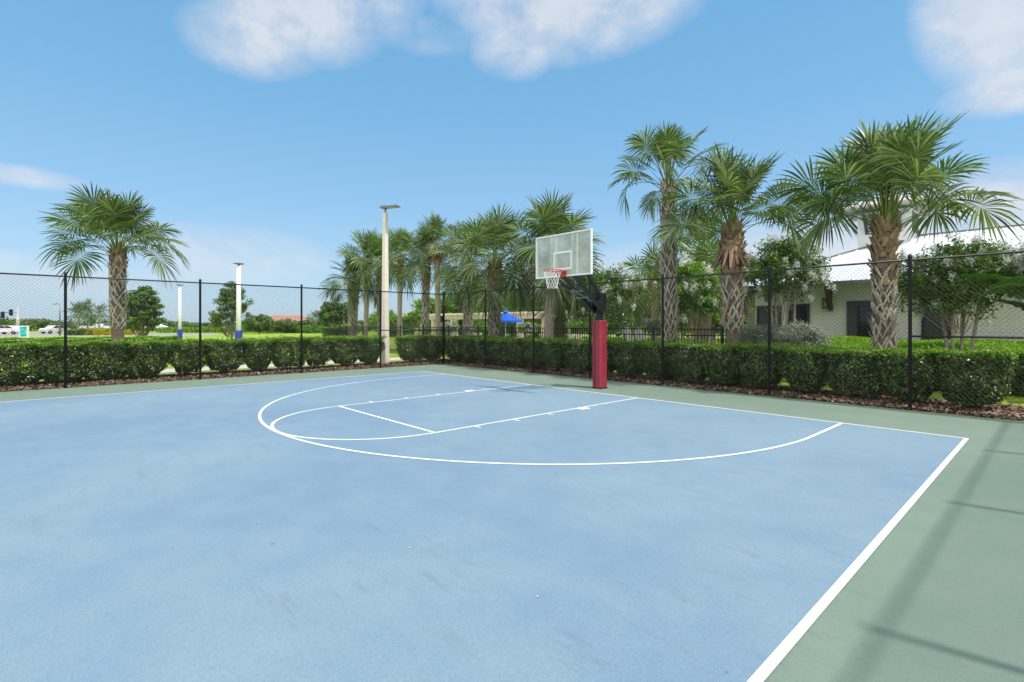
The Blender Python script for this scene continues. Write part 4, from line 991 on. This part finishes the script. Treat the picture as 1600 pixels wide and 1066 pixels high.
def umbrella(u, D, vtop, veave, rpx, label, closed=False):
    x, y = dp(u, D); zt, ze = hz(vtop, D), hz(veave, D); r = rpx*D/FPX
    root = thing('pool_umbrella', (x, y, 0), label, 'umbrella', 'blue pool umbrellas', rz=.3)
    b = MB(); b.tube([(0, 0, 0), (0, 0, zt+.08)], .03, 8); b.build('pole', M['white'], root)
    b = MB(); n = 8
    if not closed:
        V = [(0, 0, zt)]+[(.45*r*math.cos(6.283*k/n), .45*r*math.sin(6.283*k/n), ze+(zt-ze)*.50) for k in range(n)]+[(r*math.cos(6.283*k/n), r*math.sin(6.283*k/n), ze) for k in range(n)]+[(r*math.cos(6.283*k/n), r*math.sin(6.283*k/n), ze-.12) for k in range(n)]
        F = [(0, 1+k, 1+(k+1) % n) for k in range(n)]+[(1+k, 9+k, 9+(k+1) % n, 1+(k+1) % n) for k in range(n)]+[(9+k, 17+k, 17+(k+1) % n, 9+(k+1) % n) for k in range(n)]
        b.add(V, F); o = b.build('canopy', M['bluecloth'], root); md = o.modifiers.new('t', 'SOLIDIFY'); md.thickness = .015
        b = MB(); V = [(0, 0, zt+.12)]+[(.22*r*math.cos(6.283*k/n), .22*r*math.sin(6.283*k/n), zt-.04) for k in range(n)]; b.add(V, [(0, 1+k, 1+(k+1) % n) for k in range(n)]); b.build('vent_cap', M['bluecloth'], root)
    else:
        b.lathe((0, 0, 0), [(.02, ze-.05), (r, ze), (r*.85, (zt+ze)/2), (r*.35, zt-.1), (.02, zt)], 10); b.build('canopy', M['bluecloth'], root)
umbrella(790, 33, 487, 501, 28, 'open blue pool umbrella behind the criss-cross trunk palm')
umbrella(973.5, 26, 492, 512, 5.5, 'closed blue umbrella beyond the picket fence', True)
umbrella(1010, 30, 497, 504, 12, 'small open blue umbrella left of the tall slim palm')
umbrella(1159, 22, 499, 507, 6, 'blue umbrella partly hidden by the skirted palm', True)
def chair(u, D, label, rz):
    x, y = dp(u, D)
    root = thing('deck_chair', (x, y, 0), label, 'chair', 'white deck chairs by the pool', rz=rz); root.scale = (1.15, 1.15, 1.5)
    b = MB(); 
    for i in range(5): b.box((0, -.22+i*.11, .38), (.56, .09, .03))
    b.build('seat', M['chair'], root)
    b = MB()
    for i in range(5): b.bar((-.2+i*.1, .26, .36), (-.24+i*.12, .5, 1.05-.04*abs(i-2)), .085, .02, (0, 1, 0))
    b.build('backrest', M['chair'], root)
    for sx in (-1, 1):
        b = MB(); b.bar((sx*.29, -.28, 0), (sx*.29, -.28, .58), .04, .09); b.build('leg', M['chair'], root)
        b = MB(); b.bar((sx*.29, .2, .55), (sx*.29, .45, 0), .04, .09); b.build('leg', M['chair'], root)
        b = MB(); b.box((sx*.31, 0, .60), (.12, .75, .025)); b.build('armrest', M['chair'], root)
chair(998, 24, 'left one of two white deck chairs behind the picket fence', 2.6)
chair(1012, 24.5, 'right one of two white deck chairs behind the picket fence', 2.9)

# ------------------------------------------------------------------ far field: road, sign, signals, cars, woodland
rx = [dp(u, D) for u, D in ((-500, 70), (330, 84), (330, 98), (-500, 112))]
sheet('road', [dp(-700, 62), dp(330, 78), dp(345, 95), dp(-700, 118)], -.015, M['road'])
b = MB(); a0 = dp(-700, 60); a1 = dp(330, 76); b.bar((a0[0], a0[1], .05), (a1[0], a1[1], .05), .25, .2); tag(b.build('kerb', M['concrete']), kind='structure')
def sign():
    D = 60; x, y = dp(37.5, D); z0, z1 = hz(527.5, D), hz(509, D); rz = -YAW+.05
    root = thing('entrance_sign', (x, y, 0), 'bright cyan panel sign with white frame by the road', 'sign', rz=rz)
    zt = z1; b = MB(); b.box((0, 0, (zt+.15)/2), (1.0, .22, zt-.15)); b.box((0, 0, .075), (1.15, .4, .15)); b.build('frame', M['white'], root)
    m, t, p = mat('cyan_panel'); f = noise(t, 3.2, 3, .6)
    c = ramp(t, f, [(.42, (.01, .26, .34)), (.5, (.03, .48, .58)), (.6, (.12, .62, .70))]); t.links.new(c, p.inputs['Base Color'])
    b = MB(); b.box((0, -.125, (zt+.2)/2), (.74, .03, zt-.42)); b.build('panel', m, root)
sign()
def signals():
    D = 100; x, y = dp(28, D); rz = -YAW
    root = thing('traffic_signal', (x, y, 0), 'traffic signal mast with arm carrying two dark lights over the road', 'traffic light', rz=rz)
    b = MB(); b.lathe((0, 0, 0), [(.34, 0), (.28, 2.5), (.24, hz(496, D)), (.10, hz(496, D)+.02), (.08, hz(480, D))], 10); b.build('pole', M['concrete'], root)
    b = MB(); za = hz(488.5, D); b.tube([(.0, 0, za), (-4, 0, za+.0), (-9, 0, za-.2)], [.1, .08, .06], 8); b.build('arm', M['grey'], root)
    for u in (18, 5):
        xx = (u-28)*D/FPX; zc = hz(488.5 if u == 18 else 492, D)
        b = MB()
        for k in (-1, 0, 1): b.box((xx, -.2, zc+k*.36), (.42, .3, .34))
        b.box((xx, -.03, zc), (.62, .04, 1.25))
        o = b.build('signal_head', M['black'], root)
        for k in (-1, 0, 1): 
            b = MB(); b.tube([(xx, -.36, zc+k*.36), (xx, -.38, zc+k*.36)], .12, 10); b.build('lens', M['glass'], o)
signals()
def streetlight(u, D, vt, label):
    x, y = dp(u, D); H = hz(vt, D)
    root = thing('street_light', (x, y, 0), label, 'street light', rz=-YAW)
    b = MB(); b.tube([(0, 0, 0), (0, 0, H*.6), (0, 0, H)], [.12, .09, .06], 8); b.build('pole', M['grey'], root)
    b = MB(); b.tube([(0, 0, H-.05), (-.3, 0, H+.05), (-.55, 0, H)], .035, 6); b.build('arm', M['grey'], root)
    b = MB(); b.box((-.72, 0, H-.03), (.5, .2, .1)); b.build('lamp_head', M['grey'], root)
streetlight(93.5, 75, 475, 'thin grey street light left of the first fence post group')
CARG = 'cars on the far road'
def car(u, D, col, label, rz, z=0):
    x, y = dp(u, D)
    root = thing('car', (x, y, z), label, 'car', CARG, rz=-YAW+rz)
    m = plain('car_paint_%d' % u, col, .3, var=.02)
    b = MB(); prof = [(-2.2, .45), (-2.25, .8), (-1.9, .98), (-1.15, 1.05), (-.6, 1.48), (.7, 1.50), (1.5, 1.08), (2.15, .98), (2.25, .75), (2.2, .4), (-2.2, .35)]
    n = len(prof); V = [(px, -.85, pz) for px, pz in prof]+[(px, .85, pz) for px, pz in prof]
    b.add(V, [tuple(range(n)), tuple(range(2*n-1, n-1, -1))]+[(i, n+i, n+(i+1) % n, (i+1) % n) for i in range(n)]); o = b.build('body', m, root)
    bv = o.modifiers.new('bv', 'BEVEL'); bv.width = .06; bv.segments = 2
    b = MB()
    for s in (-1, 1):
        for q in ([(-1.05, 1.08), (-.56, 1.42), (0, 1.43), (0, 1.08)], [(.06, 1.08), (.06, 1.43), (.66, 1.42), (1.3, 1.1)]):
            b.add([(px, s*.865, pz) for px, pz in q], [(0, 1, 2, 3)])
    b.build('windows', M['glass'], root)
    for sx in (-1.4, 1.35):
        for sy in (-.8, .8):
            b = MB(); b.tube([(sx, sy-.1, .33), (sx, sy+.1, .33)], .33, 14); w_ = b.build('wheel', M['black'], root)
            b = MB(); b.tube([(sx, sy-.11, .33), (sx, sy+.11, .33)], .18, 10); b.build('rim', M['grey'], w_)
car(14, 88, (.72, .68, .70), 'white car at the far left edge near the signal mast', .1)
car(86, 95, (.62, .62, .66), 'pale car on the road just left of the first fence post', 1.35)
car(143, 120, (.55, .55, .60), 'silver car left of the lone palm trunk', .1, .35)
car(163, 122, (.72, .72, .70), 'white car seen end-on beside the lone palm trunk', 1.3, .35)
car(244, 118, (.78, .78, .78), 'white car between the round tree and the farther padded pole', .05, .3)
car(418, 110, (.35, .03, .03), 'red car half hidden beyond the lawn', .4, .3)

def far_wood(name, pts, label, n, m, ls=.35):
    """pts: list of (u, D, vtop) ; leaf mass under a lumpy skyline"""
    b = MB(); global rng
    rng = np.random.default_rng(len(pts)*7+n)
    us = np.array([p[0] for p in pts]); Ds = np.array([p[1] for p in pts]); vt = np.array([p[2] for p in pts])
    nc = n//60
    for i in range(nc):
        u = rng.uniform(us[0], us[-1]); D = np.interp(u, us, Ds)+rng.uniform(-6, 8); top = hz(np.interp(u, us, vt), D)*rng.uniform(.78, 1.06)
        x, y = dp(u, D); zc = top*rng.uniform(.2, .82); r = rng.uniform(.9, 1.9)
        k = 60; uu = unit(k); P = np.array([x, y, zc])+uu*r*rng.random((k, 1))**.4*np.array([1, 1, .62]); P[:, 2] = np.clip(P[:, 2], .1, top)
        b.quads(leaves(P, uu+np.array([0, 0, .4]), ls, ls*.6, .6), 0 if rng.random() < .6 else 1)
    tag(b.build(name, m), label, 'woodland', kind='stuff')
far_wood('woodland', [(-120, 140, 494), (0, 140, 496), (40, 138, 498), (75, 138, 497), (100, 140, 502), (160, 140, 503), (260, 140, 501), (330, 140, 505), (400, 138, 504), (440, 135, 503), (520, 130, 502), (620, 120, 498)], 'distant line of dark green woodland behind the road and lawn', 42000, [M['far'], M['tree_m']])
far_wood('meadow_scrub', [(250, 112, 512), (330, 110, 511), (400, 108, 510), (470, 105, 509), (560, 100, 506)], 'low bright scrub along the far edge of the lawn', 12000, [M['tree_m'], M['tree_y']], .25)
hy = dp(160, 84)
bY = hedge_block('yellow_hedge', -3.2, 3.2, 0, 1.4, .9, .9, 5000, 'low yellow flowering hedge behind the lone palm trunk', [M['yellow'], M['yellow']], lf=(.12, .08))
x, y = dp(165, 78); bY.location = (x, y, 0); bY.rotation_euler = (0, 0, -YAW)
bY = hedge_block('roadside_hedge', -1.9, 1.9, 0, 1.4, .8, .8, 4000, 'low dark roadside hedge left of the yellow hedge', [M['tree_m'], M['tree_d']], lf=(.12, .08))
x, y = dp(125, 78); bY.location = (x, y, 0); bY.rotation_euler = (0, 0, -YAW)
far_wood('garden_backdrop', [(600, 78, 494), (700, 76, 486), (850, 72, 480), (900, 66, 470), (1000, 60, 455), (1100, 56, 450), (1190, 54, 455)], 'mass of bright shrubs and trees closing the view beyond the pool', 36000, [M['tree_m'], M['tree_y']], .24)
# palms near the road
def far_palm(u, D, vt, vb, rpx, seed, label):
    x, y = dp(u, D)
    palm((x, y), hz(vb, D), .16, .13, nf=16, Lp=rpx*D/FPX*.5, Rb=rpx*D/FPX*.62, seed=seed, boots=None, smooth=True, label=label, light=False, elmin=-30, nseg=16, grp='palms beside the far road')
far_palm(122, 95, 486, 492, 18, 201, 'far roadside palm, leftmost of the group left of the lone palm')
far_palm(137, 98, 482, 488, 18, 202, 'far roadside palm, tallest of the group left of the lone palm')
far_palm(155, 95, 485, 490, 15, 203, 'far roadside palm nearest to the lone palm trunk')
far_palm(494, 100, 488, 497, 12, 204, 'single far palm on the skyline left of the small greyish tree')
for k, (u, vt, r) in enumerate([(405, 492, 24), (446, 500, 20), (487, 499, 22)]):
    tree_d(u, 95+5*k, vt, 520, r, seed=40+k, nclump=50, leafn=70, ls=.28, trunk_r=.15, mats=[M['tree_m'], M['far']], label=['rounded far tree right of the taller white pole', 'far tree left of the third fence post, low and broad', 'far tree just right of the third fence post'][k], clump_r=.25, grp='far trees beyond the lawn')
# far house with reddish roof
def house():
    x, y = dp(448, 150); root = thing('far_house', (x, y, 0), 'distant house with a pale red roof behind far trees', 'house', rz=-YAW)
    b = MB(); b.box((0, 0, 1.3), (14, 8, 2.6)); b.build('wall', M['stucco'], root)
    b = MB(); b.add([(-7.5, -4.5, 2.6), (7.5, -4.5, 2.6), (7.5, 4.5, 2.6), (-7.5, 4.5, 2.6), (-4, 0, 4.3), (4, 0, 4.3)], [(0, 1, 5, 4), (1, 2, 5), (2, 3, 4, 5), (3, 0, 4), (3, 2, 1, 0)]); b.build('roof', plain('red_tile', (.35, .17, .12), .8), root)
house()
print('objects', len(bpy.data.objects))
